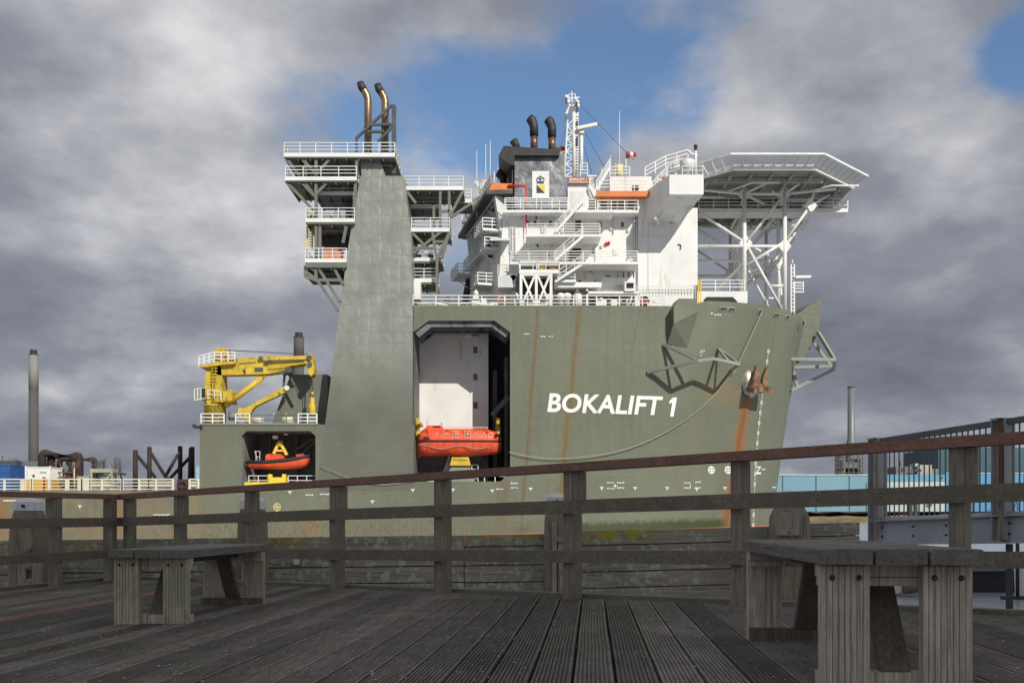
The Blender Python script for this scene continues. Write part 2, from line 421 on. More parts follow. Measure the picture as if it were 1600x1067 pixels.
def hull_mat():
    t = NT('grey_green_hull_paint'); s = t.sep(); X, Z = s[0], s[2]
    base = (.146, .158, .111)
    c = t.mix(t.rng(t.noise(.12, 6, .6), .3, .7), sc3(base, .90), sc3(base, 1.10))
    c = t.mix(t.math('MULTIPLY', t.rng(t.noise(.9, 6, .6, (1, 1, .12), (3,3,3)), .45, .75), .28), c, sc3(base, .72))
    # strakes welded every 2.7 m, frames every 11 m
    zz = t.math('FRACT', t.math('DIVIDE', t.math('ADD', Z, .4), 2.75)); l1 = t.rng(t.math('ABSOLUTE', t.math('SUBTRACT', zz, .5)), .485, .497)
    xx = t.math('FRACT', t.math('DIVIDE', X, 10.9)); l2 = t.rng(t.math('ABSOLUTE', t.math('SUBTRACT', xx, .5)), .496, .4995)
    seam = t.math('MAXIMUM', l1, l2)
    c = t.mix(t.math('MULTIPLY', seam, t.rng(t.noise(.5, 3), .3, .7, .05, .28)), c, (.26, .27, .21))
    fine = t.noise(2.2, 7, .7, (1, 1, .25), (1, 2, 3)); wob = t.noise(.35, 5, .6, (1, 1, 1), (7, 7, 7)); spots = t.noise(5, 5, .7, (1, 1, .4))
    def streak(c, a, b, wpx, col, amt, fade=.25, soft=.25):
        pa, _ = surf(*a); pb, _ = surf(*b); w_ = wpx*K/2
        f = t.rng(Z, pb.z, pa.z, 0, 1, False)
        line = t.math('ADD', t.math('MULTIPLY', f, pa.x-pb.x), pb.x)
        d = t.math('ABSOLUTE', t.math('SUBTRACT', X, t.math('ADD', line, t.math('MULTIPLY', t.math('SUBTRACT', wob, .5), w_*1.2))))
        m = t.rng(d, w_*(1+soft*2), w_*soft)
        m = t.math('MULTIPLY', m, t.rng(Z, pa.z+.2, pa.z-.3)); m = t.math('MULTIPLY', m, t.rng(Z, pb.z-.3, pb.z + (pa.z-pb.z)*fade, .0, 1))
        m = t.math('MULTIPLY', m, t.rng(fine, .28, .62, .35, 1)); return t.mix(t.math('MULTIPLY', m, amt), c, col)
    brown = (.145, .095, .035); org = (.36, .125, .022)
    c = streak(c, (905, 480), (872, 805), 7.5, brown, 1.0, .05)
    c = streak(c, (900, 540), (868, 815), 18, (.17,.13,.05), .5, .1)
    c = streak(c, (841, 480), (815, 815), 6, brown, .85, .05)
    c = streak(c, (884, 520), (848, 700), 10, (.15,.15,.09), .35, .3)
    c = streak(c, (1105, 600), (1062, 815), 7, (.17,.145,.07), .5, .2)
    c = streak(c, (1168, 622), (1132, 822), 19, (.27,.11,.03), .5, .02, .6)
    c = streak(c, (1166, 622), (1133, 822), 10, (.25, .078, .018), 1.2, .02, .25)
    c = streak(c, (1140, 500), (1118, 560), 8, (.15,.13,.08), .4, .4)
    c = streak(c, (1000, 482), (985, 560), 3, brown, .5, .4)
    c = streak(c, (951, 480), (946, 640), 2.5, brown, .5, .5)
    c = streak(c, (700, 753), (698, 800), 4, brown, .6, .3)
    c = streak(c, (1212, 500), (1204, 560), 2.5, brown, .7, .3)
    c = streak(c, (787, 750), (780, 834), 18, (.16,.10,.045), .6, .1)
    c = streak(c, (560, 480), (556, 600), 8, (.17,.17,.13), .0, .4)
    c = streak(c, (463, 770), (462, 835), 5, (.2,.12,.05), .45, .2)
    c = streak(c, (190, 768), (188, 838), 26, (.24,.13,.05), .75, .05)
    c = streak(c, (206, 768), (206, 838), 5, (.2,.10,.04), .7, .05)
    c = streak(c, (8, 768), (4, 838), 22, (.24,.11,.04), .85, .05)
    c = streak(c, (108, 768), (100, 838), 10, (.21,.12,.05), .5, .05)
    c = streak(c, (150, 768), (146, 838), 8, (.17,.10,.05), .6, .05)
    c = streak(c, (300, 768), (300, 838), 22, (.23,.19,.10), .6, .05)
    c = streak(c, (488, 800), (486, 835), 26, (.25,.14,.05), .6, .05)
    # rust haze left of the anchor
    pa, _ = surf(1128, 612)
    dx = t.math('DIVIDE', t.math('SUBTRACT', X, pa.x), 2.8); dz = t.math('DIVIDE', t.math('SUBTRACT', Z, pa.z), 1.7)
    r = t.math('SQRT', t.math('ADD', t.math('MULTIPLY', dx, dx), t.math('MULTIPLY', dz, dz)))
    c = t.mix(t.math('MULTIPLY', t.rng(r, 1.2, .1), .40), c, (.26, .17, .06))
    # scuffs and rust along the waterline, worst aft
    low = t.rng(Z, 4.6, 2.0); aft = t.rng(X, 4, -12, .25, 1.0)
    c = t.mix(t.math('MULTIPLY', t.math('MULTIPLY', low, aft), t.rng(spots, .47, .62, 0, .85)), c, (.15, .075, .035))
    c = t.mix(t.math('MULTIPLY', t.rng(X, -30, -36), t.rng(t.noise(.55, 7, .7, (1,1,.8), (2,5,1)), .38, .60, 0, .7)), c, (.21, .165, .10))
    c = t.mix(t.math('MULTIPLY', t.rng(Z, 7, 5.6), t.rng(t.noise(1.3, 7, .7, (.5,1,1.6), (12,5,1)), .58, .70, 0, .6)), c, (.17, .09, .045))
    wl = t.math('ADD', t.math('MULTIPLY', X, .0284), 1.453)
    dzw = t.math('SUBTRACT', Z, wl)
    slime = t.math('MULTIPLY', t.rng(t.math('ADD', dzw, t.math('MULTIPLY', spots, -1.6)), .45, -.25), t.rng(t.noise(.16, 2), .40, .52))
    c = t.mix(t.math('MULTIPLY', slime, t.math('MULTIPLY', t.rng(X, -2, 4), t.rng(X, 27, 23))), c, (.045, .06, .02))
    c = t.mix(t.rng(dzw, .03, -.03), c, (.42, .12, .055))
    c = t.mix(t.rng(dzw, -.28, -.5), c, (.22, .07, .04))
    fr_ = t.math('ABSOLUTE', t.math('SINE', t.math('MULTIPLY', X, math.pi/.9)))
    h = t.math('ADD', t.math('ADD', t.noise(.55, 4, .55, (1,1,1), (9,9,1)), t.math('MULTIPLY', fr_, t.rng(t.noise(.2, 2), .4, .6, .0, .14))), t.math('MULTIPLY', seam, -.08))
    t.bump(h, .5, .12)
    return t.fin(c, t.rng(t.noise(.3, 4), .3, .7, .42, .58), 0, .45)
M['hull'] = hull_mat()
hull = part('hull', hb, M['hull'], ship)

# bulwark round the bow with its fairleads
bw = MB(); OUT = top[2:-1]
ring = [p for p in OUT if p.x > P(1086, 0, 112).x - 1.2]
s0 = next(i for i, p in enumerate(OUT) if 800 + p.x/p.y*FOC > 1088)
ring = OUT[s0-1:len(OUT)-s0+1]
hgt = [0] + [.62]*(len(ring)-2) + [0]
V = []; n = len(ring); cen = Vector((20, MIDZ, ZT))
for p, h in zip(ring, hgt):
    inn = (cen - p).normalized()*.35
    V += [p, p + Vector((0,0,h)) - inn*.1, p + Vector((0,0,h)) + inn*.9, p + inn]
F = []
for i in range(n-1):
    for a in range(3): F.append((i*4+a, (i+1)*4+a, (i+1)*4+a+1, i*4+a+1))
bw.mesh(V, F)
part('bow_bulwark', bw, M['hull'], ship)
def disc_on(x, y, rx, ry, mat, name='fairlead', off=.06, label=None, n=14, th=.12):
    mb = MB(); p, nr = surf(x, y, off); e = Vector((0,0,1)).cross(nr).normalized(); u = nr.cross(e)
    A = [p + e*math.cos(2*math.pi*i/n)*rx + u*math.sin(2*math.pi*i/n)*ry for i in range(n)]
    mb.ext(A, nr*th); return part(name, mb, mat, ship, label)
def oval(name, x, y, w_, h_, m, lip=None):
    p, nr = surf(x, y, .02); e = Vector((0,0,1)).cross(nr).normalized(); u = nr.cross(e)
    pts = []
    for i in range(16):
        a = 2*math.pi*i/16; cx_ = math.cos(a); sy = math.sin(a)
        pts.append(p + e*(math.copysign(min(abs(cx_)*1.25, 1), cx_)*w_) + u*(math.copysign(min(abs(sy)*1.2, 1), sy)*h_))
    mb = MB(); mb.ext(pts, nr*.05); o = part(name, mb, m, ship)
    mb = MB(); mb.tube(pts + [pts[0]], .07, 6, caps=False); q = build('lip', mb, M['olive_light'], ORG[ship.name], o)
    return o
for a in ((1130, 483, .42, .2), (1143, 484, .42, .2), (1187, 488, .28, .28), (1213, 493, .5, .2), (1230, 496, .4, .2), (1255, 505, .2, .25)):
    oval('fairlead', *a, M['shadow_gap'])

# sponson boxes that carry the fender frames
sp = MB()
def spons(mb, q, out, qb):
    """q outer upper outline, qb foot of the lower face on the plating"""
    up = [surf(x, y, 0)[0] for x, y in q]; nr = surf(q[0][0], q[0][1]+20)[1]; nr = Vector((nr.x, nr.y, 0)).normalized()
    A = [u + nr*out for u in up]; B = [u - nr*1.2 for u in up]; n = len(A)
    mb.mesh(A + B, [tuple(range(n))] + [(i, i+n, (i+1) % n + n, (i+1) % n) for i in range(n)] + [tuple(range(2*n-1, n-1, -1))])
    return A, B
qn = surf(1060, 520)[1]; qn = Vector((qn.x, qn.y, 0)).normalized(); o_ = 1.25
ps = {k: surf(*k, 0)[0] for k in ((1048,509),(1048,483),(1056,480),(1083,480),(1086,490),(1074,543),(1042,539))}
top_ = ZT + .55
def up_(k, zt=None, out=o_): v = ps[k] + qn*out; return Vector((v.x, v.y, zt if zt else v.z))
a = up_((1048,509)); b = up_((1048,483)); c = up_((1056,480), top_); d = up_((1083,480), top_); e = up_((1086,490))
f = ps[(1074,543)] + qn*.05; g = ps[(1042,539)] + qn*.05
bk = [v - qn*(o_+.9) for v in (a, b, c, d, e)]
sp.mesh([a,b,c,d,e,f,g] + bk, [(0,1,2,3,4), (0,4,5,6), (0,6,7), (0,7,8,1), (1,8,9,2), (2,9,10,3), (3,10,11,4), (4,11,5)])
part('sponson', sp, M['hull'], ship)
sp = MB()
fz = 122
A = [P(x, y, fz) for x, y in ((1244,493),(1262,478),(1281,468),(1285,470),(1278,520),(1264,548),(1250,566),(1243,560))]
sp.ext(A, Vector((-1.0, 5, 0))); part('sponson', sp, M['hull'], ship)

# tubular fender frames either side of the bow
def frame_on():
    out = MB(); m = Vector(qn)
    def q(x, y, o): 
        p, _ = surf(x + o*25/2.1*0, y, 0); return p + m*o
    b0 = surf(1012, 582, .1)[0]; q1 = surf(1073, 572, 0)[0] + m*3.7; b1 = surf(1101, 567, 0)[0] + m*2.9; b2 = surf(1138, 577, 0)[0] + m*3.6
    k1 = surf(1036, 539, .1)[0]; k2 = surf(1122, 545, .1)[0]; q2 = q1.lerp(b1, .6); m3 = b1.lerp(b2, .6); h2 = surf(1142, 579, .05)[0]
    for s_, e_ in ((b0, q1), (q1, b1), (b1, b2)): out.beam(s_, e_, .32)
    for s_, e_ in ((k1, q1), (k1, q2), (k2, b2), (k2, m3), (b2, h2)): out.beam(s_, e_, .24)
    return out, b0, b1, b2, k1, k2
out, b0, b1, b2, k1, k2 = frame_on()
fr = part('fender_frame', out, M['olive_light'], ship)
out = MB(); Z_ = 120
for a, b in (((1233,561),(1304,562)), ((1278,519),(1304,562)), ((1304,562),(1303,577)), ((1303,577),(1236,610)), ((1238,574),(1303,572)), ((1234,563),(1246,604)), ((1272,536),(1300,574))):
    out.beam(P(*a, Z_-1 if a[1] in (561,562) else Z_+1.5), P(*b, Z_-1 if b[1] in (561,562) else Z_+1.5), .36)
part('fender_frame', out, M['olive_light'], ship)

# anchor, its bolster and hawse
p, nr = surf(1172, 598, 0)
an = MB(); ex_ = Vector((0,0,1)).cross(nr).normalized(); uz = Vector((0,0,1))
an2 = MB()
for i in range(1):
    V = []; F = []; nn = 18
    for j in range(7):
        f = j/6; rr = 1.25*math.cos(f*math.pi/2); hh = .75*math.sin(f*math.pi/2)
        for k in range(nn):
            a = 2*math.pi*k/nn; V.append(p + ex_*math.cos(a)*rr*1.0 + uz*math.sin(a)*rr*1.35 + nr*hh)
    F = [(j*nn+k, j*nn+(k+1) % nn, (j+1)*nn+(k+1) % nn, (j+1)*nn+k) for j in range(6) for k in range(nn)]
    an2.mesh(V, F, True)
part('anchor_bolster', an2, mk('bare_scraped_steel', (.36, .37, .33), .35, .5, 1.5, metal=.4, stain=[((.2,.1,.04), 1.2, .5, .65)]), ship)
def apt(x, y, o): q = surf(1174, 600, 0)[0]; v = P(x, y, q.y); v = q + ex_*((v-q).x/max(.4, abs(ex_.x)))*(1 if ex_.x > 0 else -1) + uz*(v.z-q.z); return v + nr*o
def slab(outl, o0, o1): an.ext([apt(x, y, o0) for x, y in outl], nr*(o1-o0))
slab([(1157,613),(1158,605),(1162,602),(1188,602),(1191,605),(1192,612),(1180,613),(1170,611)], .7, 1.9)
slab([(1159,605),(1163,592),(1170,571),(1173,584),(1174,604)], .85, 1.3)
slab([(1179,604),(1181,589),(1188.5,571),(1190,588),(1190,605)], .85, 1.3)
slab([(1174,604),(1174.5,580),(1178.5,580),(1179,604)], .55, .95)
an.tube([apt(1177, 604, 1.3), apt(1176, 592, 0)], .3, 8)
part('anchor', an, M['anchor'], ship)

# lettering, marks -----------------------------------------------------------
def text_mesh(s, bold=.0, space=1.0):
    cu = bpy.data.curves.new('t', 'FONT'); cu.body = s; cu.size = 1; cu.offset = bold; cu.space_character = space; cu.resolution_u = 4
    o = bpy.data.objects.new('t', cu); COL.objects.link(o)
    dg = bpy.context.evaluated_depsgraph_get(); me = bpy.data.meshes.new_from_object(o.evaluated_get(dg))
    V = [tuple(v.co) for v in me.vertices]; F = [tuple(p.vertices) for p in me.polygons]
    bpy.data.objects.remove(o); bpy.data.curves.remove(cu); bpy.data.meshes.remove(me)
    x0 = min(v[0] for v in V); x1 = max(v[0] for v in V); y0 = min(v[1] for v in V); y1 = max(v[1] for v in V)
    return [((v[0]-x0)/(x1-x0), (v[1]-y0)/(y1-y0)) for v in V], F
def text_quad(mb, s, tl, tr, br, bl, fn, bold=.03, space=1.0):
    V, F = text_mesh(s, bold, space)
    def at(u, v):
        a = (tl[0]+(tr[0]-tl[0])*u, tl[1]+(tr[1]-tl[1])*u); b = (bl[0]+(br[0]-bl[0])*u, bl[1]+(br[1]-bl[1])*u)
        return fn(b[0]+(a[0]-b[0])*v, b[1]+(a[1]-b[1])*v)
    mb.mesh([at(u, v) for u, v in V], [f for f in F])
    return mb
nm = MB(); text_quad(nm, 'BOKALIFT', (859,614), (1036,619), (1031,649), (855,644), lambda x, y: surf(x, y, .06)[0], .028, 1.02)
nm.face([surf(x, y, .06)[0] for x, y in ((1052,651),(1046.5,650.5),(1050,629),(1045,631),(1046,626),(1052,620.5),(1057.5,621))])
part('name_lettering', nm, M['lettering'], ship)
mk_ = MB()
def seg(mb, a, b, wd, off=.05, fn=surf):
    pa, na = fn(*a, off); pb, nb_ = fn(*b, off); mb.beam(pa, pb, wd, .04, up=na)
def ring_mark(mb, x, y, r=4.6, wd=.13):
    pts = [surf(x + r*math.cos(i*math.pi/8), y + r*1.15*math.sin(i*math.pi/8), .05)[0] for i in range(17)]
    for a, b in zip(pts, pts[1:]): mb.beam(a, b, wd, .04, up=(0,-1,0))
    seg(mb, (x-r, y), (x+r, y), wd); seg(mb, (x, y-r), (x, y+r), wd)
    for sx in (-1, 1): seg(mb, (x+sx*r*.35, y-r*.7), (x+sx*r*.35, y+r*.7), .05)
for x, y in ((1111,734),(1137,734)): ring_mark(mk_, x, y)
seg(mk_, (1180,730), (1188,729), .14); seg(mk_, (1188,729), (1184,734), .14); seg(mk_, (1184,734), (1181,739), .14); seg(mk_, (1181,739), (1188,739), .25); seg(mk_, (1189,733), (1195,733), .1)
for x, y in ((453,769),(582,783.5),(645,765.6),(707.6,765),(769,766.5),(829,763.5),(940,762.5),(992,762.5),(1042,762.5),(1088,764),(1132,762.5),(1209,762),(125,791)):
    seg(mk_, (x-3, y-1), (x+3, y-1), .1); seg(mk_, (x, y-1), (x, y+3), .1)
for x, y, w_ in ((948,754,12),(964,754,12),(948,763,13),(964,762,12),(1069,754,10),(1086,753,9),(1068,762,10),(1085,762,10),(798,755,12),(798,762,12),(775,764,12),
                 (818,522,10),(845,526,8),(857,526,8),(1094,548,8),(1093,551,6),(1115,492,12),(1110,490,3),(478,773,12),(500,772,20),(240,804,26),(5,782,22)):
    n_ = max(2, int(w_/2.2))
    for i in range(n_): seg(mk_, (x + i*w_/n_, y + random.uniform(-.4,.4)), (x + i*w_/n_ + 1.4, y + random.uniform(-.4,.4)), random.uniform(.10, .17))
seg(mk_, (961,756),(961,762),.08); seg(mk_, (958,759),(964,759),.08); seg(mk_, (1078,756),(1078,762),.08)
for i in range(4): seg(mk_, (1090,555),(1090,558),.08); 
seg(mk_, (1089,558),(1095,558),.1); seg(mk_, (1095,555),(1095,558),.1)
part('hull_markings', mk_, M['lettering'], ship)
mk2 = MB()
ring_mark(mk2, 433, 792, 5.2); seg(mk2, (433,799),(433,802),.12)
part('hull_markings', mk2, mk('aged_yellow_marking', (.55,.47,.22), .6), ship, 'yellowed thruster mark of a cross in a circle')
# draught marks: a column of figures and dots beside the stem
dm = MB()
for i in range(72):
    f = i/71; x = 1200 - 24*f - 9*math.sin(f*math.pi)*.6; y = 549 + 283*f
    if i % 4 == 0:
        for dx, dy, ex1, ey1 in ((-1.6,-1.6,1.6,-1.6), (-1.6,1.6,1.6,1.6), (-1.2,-1.6,-1.2,1.6), (1.3,-1.6,1.3,.2)): seg(dm, (x+dx, y+dy), (x+ex1, y+ey1), .09)
    else: seg(dm, (x-.6, y), (x+.6, y), .11)
part('draught_marks', dm, M['lettering'], ship)

# recesses -------------------------------------------------------------------
rc = MB(); D1 = SIDE + 7.2
rc.pbox(640, 500, 800, 520, D1+.0, D1+.3) if False else None
def wpt(x, y, Z): q = P(x, y); return Vector((q.x, Z, q.z))
xa, xb = P(646,0).x, P(797,0).x; zt, zb = P(0,501).z, P(0,752).z
xm = P(763, 0, D1).x
rc.face([(xa,SIDE,zt),(xb,SIDE,zt),(xb,SIDE+14,zt),(xa,SIDE+14,zt)]); rc.face([(xa,SIDE,zb),(xb,SIDE,zb),(xb,SIDE+14,zb),(xa,SIDE+14,zb)])
rc.face([(xb+.02,SIDE+.01,zb),(xb+.02,SIDE+14,zb),(xb+.02,SIDE+14,zt),(xb+.02,SIDE+.01,zt)])
rc.face([(xa,SIDE+.01,zb),(xa,SIDE+14,zb),(xa,SIDE+14,zt),(xa,SIDE+.01,zt)])
rc.face([(xm,SIDE+14,zb),(xb,SIDE+14,zb),(xb,SIDE+14,zt),(xm,SIDE+14,zt)]); rc.face([(xm,D1,zb),(xm,SIDE+14,zb),(xm,SIDE+14,zt),(xm,D1,zt)])
for x, y, x2_, y2_ in ((650,521,672,503),(672,503,770,503),(770,503,794,521)):
    for dd in (.6, 2.4, 4.4): rc.beam(wpt(x, y, SIDE+dd), wpt(x2_, y2_, SIDE+dd), .35, .9)
rc.beam(wpt(767,640,SIDE+6), wpt(794,610,SIDE+6), .5); rc.beam(wpt(790,540,SIDE+8), wpt(790,740,SIDE+8), .4); rc.beam(wpt(771,560,SIDE+9), wpt(771,740,SIDE+9), .5)
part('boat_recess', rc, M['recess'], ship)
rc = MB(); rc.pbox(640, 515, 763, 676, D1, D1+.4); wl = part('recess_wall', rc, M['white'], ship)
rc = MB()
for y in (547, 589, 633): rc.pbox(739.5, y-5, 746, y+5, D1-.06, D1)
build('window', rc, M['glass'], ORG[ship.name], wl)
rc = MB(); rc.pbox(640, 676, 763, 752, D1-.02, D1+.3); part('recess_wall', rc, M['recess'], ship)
rc = MB(); rc.pbox(726, 519, 754, 525, SIDE+5, SIDE+6.5); rc.pbox(737, 523, 748, 529, SIDE+5, SIDE+6); part('light_fitting', rc, M['white_grey'], ship)
rc = MB(); rc.rail([wpt(757,752,SIDE+.3), wpt(790,752,SIDE+.3)], 1.1, 1, 1.2, .045); rc.stair(wpt(686,751,SIDE+5), wpt(697,722,SIDE+5), .8); rc.rail([wpt(735,752,SIDE+4), wpt(745,752,SIDE+4)], 2, 3, .7, .04); rc.pbox(695,674,763,677, D1-.6, D1-.4)
rc.pbox(668, 742, 684, 752, SIDE+1, SIDE+2.4)
part('recess_railing', rc, M['rail_white'], ship)
rc = MB(); rc.prism([(706,728),(733,728),(741,742),(741,752),(692,752),(697,742)], SIDE+1.5, SIDE+5.5); part('boat_pedestal', rc, M['olive_light'], ship)
rc = MB(); rc.prism([(706,714),(732,714),(735,727),(703,727)], SIDE+1.2, SIDE+4.8); rc.box(wpt(708,717,SIDE+1.1), wpt(731,714,SIDE+4.9)); part('boat_cradle', rc, M['yellow'], ship)
for xx in (652, 778):
    rc = MB(); s_ = 1 if xx < 700 else -1
    rc.prism([(xx-3,653),(xx+3,653),(xx+4,676),(xx+2*s_,704),(xx-4,704),(xx-4,676)], SIDE+3.4, SIDE+3.9); rc.prism([(xx-3,653),(xx+3,653),(xx+4,676),(xx+2*s_,704),(xx-4,704),(xx-4,676)], SIDE+5.2, SIDE+5.9)
    rc.box(wpt(xx-2,655,SIDE+1.3), wpt(xx+2,660,SIDE+5.8)); rc.box(wpt(xx-2,672,SIDE+1.3), wpt(xx+2,676,SIDE+5.8))
    part('davit', rc, M['yellow'], ship)

# aft recess of the rescue boat
xa, xb = P(377,0).x, P(493,0).x; zt, zb = P(0,673).z, P(0,757).z; DD = SIDE+8
rc = MB()
rc.face([(xa,SIDE,zt),(xb,SIDE,zt),(xb,DD,zt),(xa,DD,zt)]); rc.face([(xa,SIDE,zb),(xb,SIDE,zb),(xb,DD,zb),(xa,DD,zb)])
rc.face([(xa,SIDE+.01,zb),(xa,DD,zb),(xa,DD,zt),(xa,SIDE+.01,zt)]); rc.face([(xb,SIDE+.01,zb),(xb,DD,zb),(xb,DD,zt),(xb,SIDE+.01,zt)]); rc.face([(xa,DD,zb),(xb,DD,zb),(xb,DD,zt),(xa,DD,zt)])
for x in (395, 417, 440, 470): rc.beam(wpt(x,673,DD-.3), wpt(x,757,DD-.3), .35)
rc.beam(wpt(439,697,DD-1), wpt(478,673,DD-1), .3); rc.beam(wpt(443,712,DD-1.4), wpt(482,675,DD-1.4), .3); rc.beam(wpt(386,703,DD-2), wpt(400,712,DD-2), .2); rc.beam(wpt(386,700,DD-.4), wpt(493,700,DD-.4), .25)
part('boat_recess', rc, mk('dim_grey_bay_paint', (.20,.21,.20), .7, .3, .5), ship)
rc = MB(); rc.box(wpt(419,678,SIDE+2), wpt(427,683,SIDE+2.4)); rc.box(wpt(437,675,SIDE+2), wpt(443,677,SIDE+2.4)); 
o = part('ceiling_lamp', rc, None or M['white'], ship)
rc = MB(); rc.box(wpt(382,753,SIDE-.05), wpt(452,760,SIDE+1.2)); rc.box(wpt(418,745,SIDE+.6), wpt(443,754,SIDE+2.6)); rc.beam(wpt(419,740,SIDE+1), wpt(419,754,SIDE+1), .4); rc.beam(wpt(441,740,SIDE+1), wpt(441,754,SIDE+1), .4)
rc.beam(wpt(421,707,SIDE+2), wpt(429,690,SIDE+2), .3); rc.beam(wpt(442,709,SIDE+2), wpt(432,690,SIDE+2), .3); rc.beam(wpt(424,702,SIDE+2), wpt(438,702,SIDE+2), .2); rc.ball(wpt(430.5,691,SIDE+2), .35)
part('boat_cradle', rc, M['yellow_plain'], ship)
rc = MB(); rc.rail([wpt(385,757,SIDE+1), wpt(415,757,SIDE+1)], 1.0, 1, .9, .04); rc.rail([wpt(447,757,SIDE+1), wpt(491,757,SIDE+1)], 1.0, 1, .9, .04)
part('recess_railing', rc, M['white_grey'], ship)

# raking casing tower ---------------------------------------------------------
def tower_mat():
    t = NT('dented_tower_plating'); s = t.sep(); X, Z = s[0], s[2]
    base = (.126, .131, .103)
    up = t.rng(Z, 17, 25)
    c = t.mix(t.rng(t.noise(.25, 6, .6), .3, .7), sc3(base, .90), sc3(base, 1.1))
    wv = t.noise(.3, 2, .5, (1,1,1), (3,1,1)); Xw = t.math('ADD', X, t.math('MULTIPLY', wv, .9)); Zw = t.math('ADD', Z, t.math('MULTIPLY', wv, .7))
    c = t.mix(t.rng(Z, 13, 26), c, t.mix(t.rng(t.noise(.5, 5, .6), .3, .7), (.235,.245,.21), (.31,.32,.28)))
    px_ = t.math('ABSOLUTE', t.math('SINE', t.math('MULTIPLY', Xw, math.pi/1.14))); pz = t.math('ABSOLUTE', t.math('SINE', t.math('MULTIPLY', Zw, math.pi/1.38)))
    pil = t.math('POWER', t.math('MULTIPLY', px_, pz), .4)
    dent = t.noise(.55, 4, .6, (1,1,1), (2,2,2)); d2 = t.noise(1.4, 3, .5, (1, 1, .5), (6,6,6))
    seam = t.math('MULTIPLY', t.rng(pil, .5, .15), up)
    low = t.math('MULTIPLY', t.rng(t.math('ABSOLUTE', t.math('SUBTRACT', t.math('FRACT', t.math('DIVIDE', Z, 2.75)), .5)), .485, .497), .35)
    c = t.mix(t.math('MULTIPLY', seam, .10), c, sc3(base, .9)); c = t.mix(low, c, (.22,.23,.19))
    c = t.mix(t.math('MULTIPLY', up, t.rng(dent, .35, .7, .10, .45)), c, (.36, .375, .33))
    h = t.math('MULTIPLY', t.math('ADD', t.math('MULTIPLY', pil, t.rng(dent, .40, .62, .15, .9)), t.math('MULTIPLY', d2, .8)), t.rng(Z, 14, 26, .10, 1))
    h = t.math('ADD', h, t.math('MULTIPLY', t.noise(.4, 3), .35))
    t.bump(h, .34, .12)
    t.l(t.math('MULTIPLY', up, .28), t.b.inputs['Metallic']); o_ = t.fin(c, t.rng(up, 0, 1, .5, .38, False), .15, .5); return o_
M['tower'] = tower_mat()
tw = MB(); F0 = SIDE - .02
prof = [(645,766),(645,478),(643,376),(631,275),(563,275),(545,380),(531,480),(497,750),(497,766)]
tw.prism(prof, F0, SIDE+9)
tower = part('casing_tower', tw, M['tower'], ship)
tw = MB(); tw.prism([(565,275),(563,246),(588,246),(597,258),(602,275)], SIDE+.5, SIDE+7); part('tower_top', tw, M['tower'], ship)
tw = MB(); tw.pbox(605, 640, 607, 642, SIDE-.1, SIDE)
for (x0_, y0_, bx, by, r_) in ((575,275,575,157,.40),(601,275,602,160,.40)):
    tw = MB(); ZP = SIDE+3
    pts = [P(x0_,y0_,ZP), P(bx,by,ZP), P(bx-1.5,by-7,ZP), P(bx-6,by-15,ZP), P(bx-10,by-21,ZP), P(bx-11.5,by-26,ZP)]
    tw.tube(pts, [r_,r_,r_*1.02,r_*1.05,r_*1.05,r_*.9], 14); e_ = part('exhaust_pipe', tw, M['bronze'], ship)
    tw = MB(); tw.tube([pts[3]+Vector((0,-.0,0)), pts[4], pts[5]+Vector((-.05,0,.12))], [r_*1.09,r_*1.10,r_*.95], 14); build('pipe_tip', tw, M['soot'], ORG[ship.name], e_)
    tw = MB(); 
    for yy in (200, 230): q = P(bx, yy, ZP); tw.tube([q, q+Vector((0,0,.15))], r_*1.12, 12)
    build('clamp', tw, M['steel_dark'], ORG[ship.name], e_)
tw = MB()
for Z_ in (SIDE+1, SIDE+5):
    for a, b in (((557,240),(557,216)), ((557,216),(611,166)), ((611,166),(617,166)), ((614,166),(614,272)), ((617,166),(617,272)), ((580,195),(615,195)), ((590,222),(614,198)), ((575,206),(600,206)), ((600,272),(616,240)), ((590,240),(615,240))):
        tw.beam(P(*a, Z_), P(*b, Z_), .26)
for x, y in ((557,216),(611,166),(614,200),(614,240),(580,195)): tw.beam(P(x,y,SIDE+1), P(x,y,SIDE+5), .2)
part('pipe_support_frame', tw, M['steel_dark'], ship)

def platform(x0, x1, yd, th=6, Za=SIDE-.6, Zb=SIDE+6, rh=None, gap=None, name='tower_platform'):
    """a gallery: deck, pale edge plate, rail"""
    mb = MB(); a = P(x0, yd, Za); b = P(x1, yd+th, Za)
    mb.box((a.x, Za+.02, a.z-.05), (b.x, Zb, b.z)); o = part(name, mb, M['olive'], ship)
    for k in range(int((b.x-a.x)/1.3)+1): x_ = a.x+.1+k*1.3; mb = MB(); mb.box((x_, Za+.15, b.z-.22), (x_+.12, Zb-.1, b.z-.001)); build('joist', mb, M['olive'], ORG[ship.name], o)
    mb = MB(); mb.tube([(a.x+.2,Za+1.2,b.z-.4),(b.x-.3,Za+1.2,b.z-.4)], .07, 6); mb.tube([(a.x+.3,Za+2,b.z-.35),(b.x-.8,Za+2,b.z-.35),(b.x-.8,Za+2,b.z-1.6)], .05, 6); build('pipe', mb, M['olive_light'], ORG[ship.name], o)
    mb = MB(); mb.box((a.x-.03, Za-.05, a.z-.3), (b.x+.03, Za+.0, a.z+.12)); build('edge_plate', mb, M['rail_white'], ORG[ship.name], o)
    mb = MB(); z = Vector((0,0,.12)); h = rh or 1.1
    mb.rail([Vector((a.x, Zb-.1, a.z))+z, Vector((a.x, Za, a.z))+z, Vector((b.x, Za, a.z))+z, Vector((b.x, Zb-.1, a.z))+z], h, 2, 1.7, .034)
    build('railing', mb, M['rail_white'], ORG[ship.name], o); return o
platform(444, 617, 241, 6); platform(446, 557, 278, 6); platform(492, 558, 301, 6, SIDE+1); platform(478, 554, 343, 7); platform(477, 541, 406, 12)
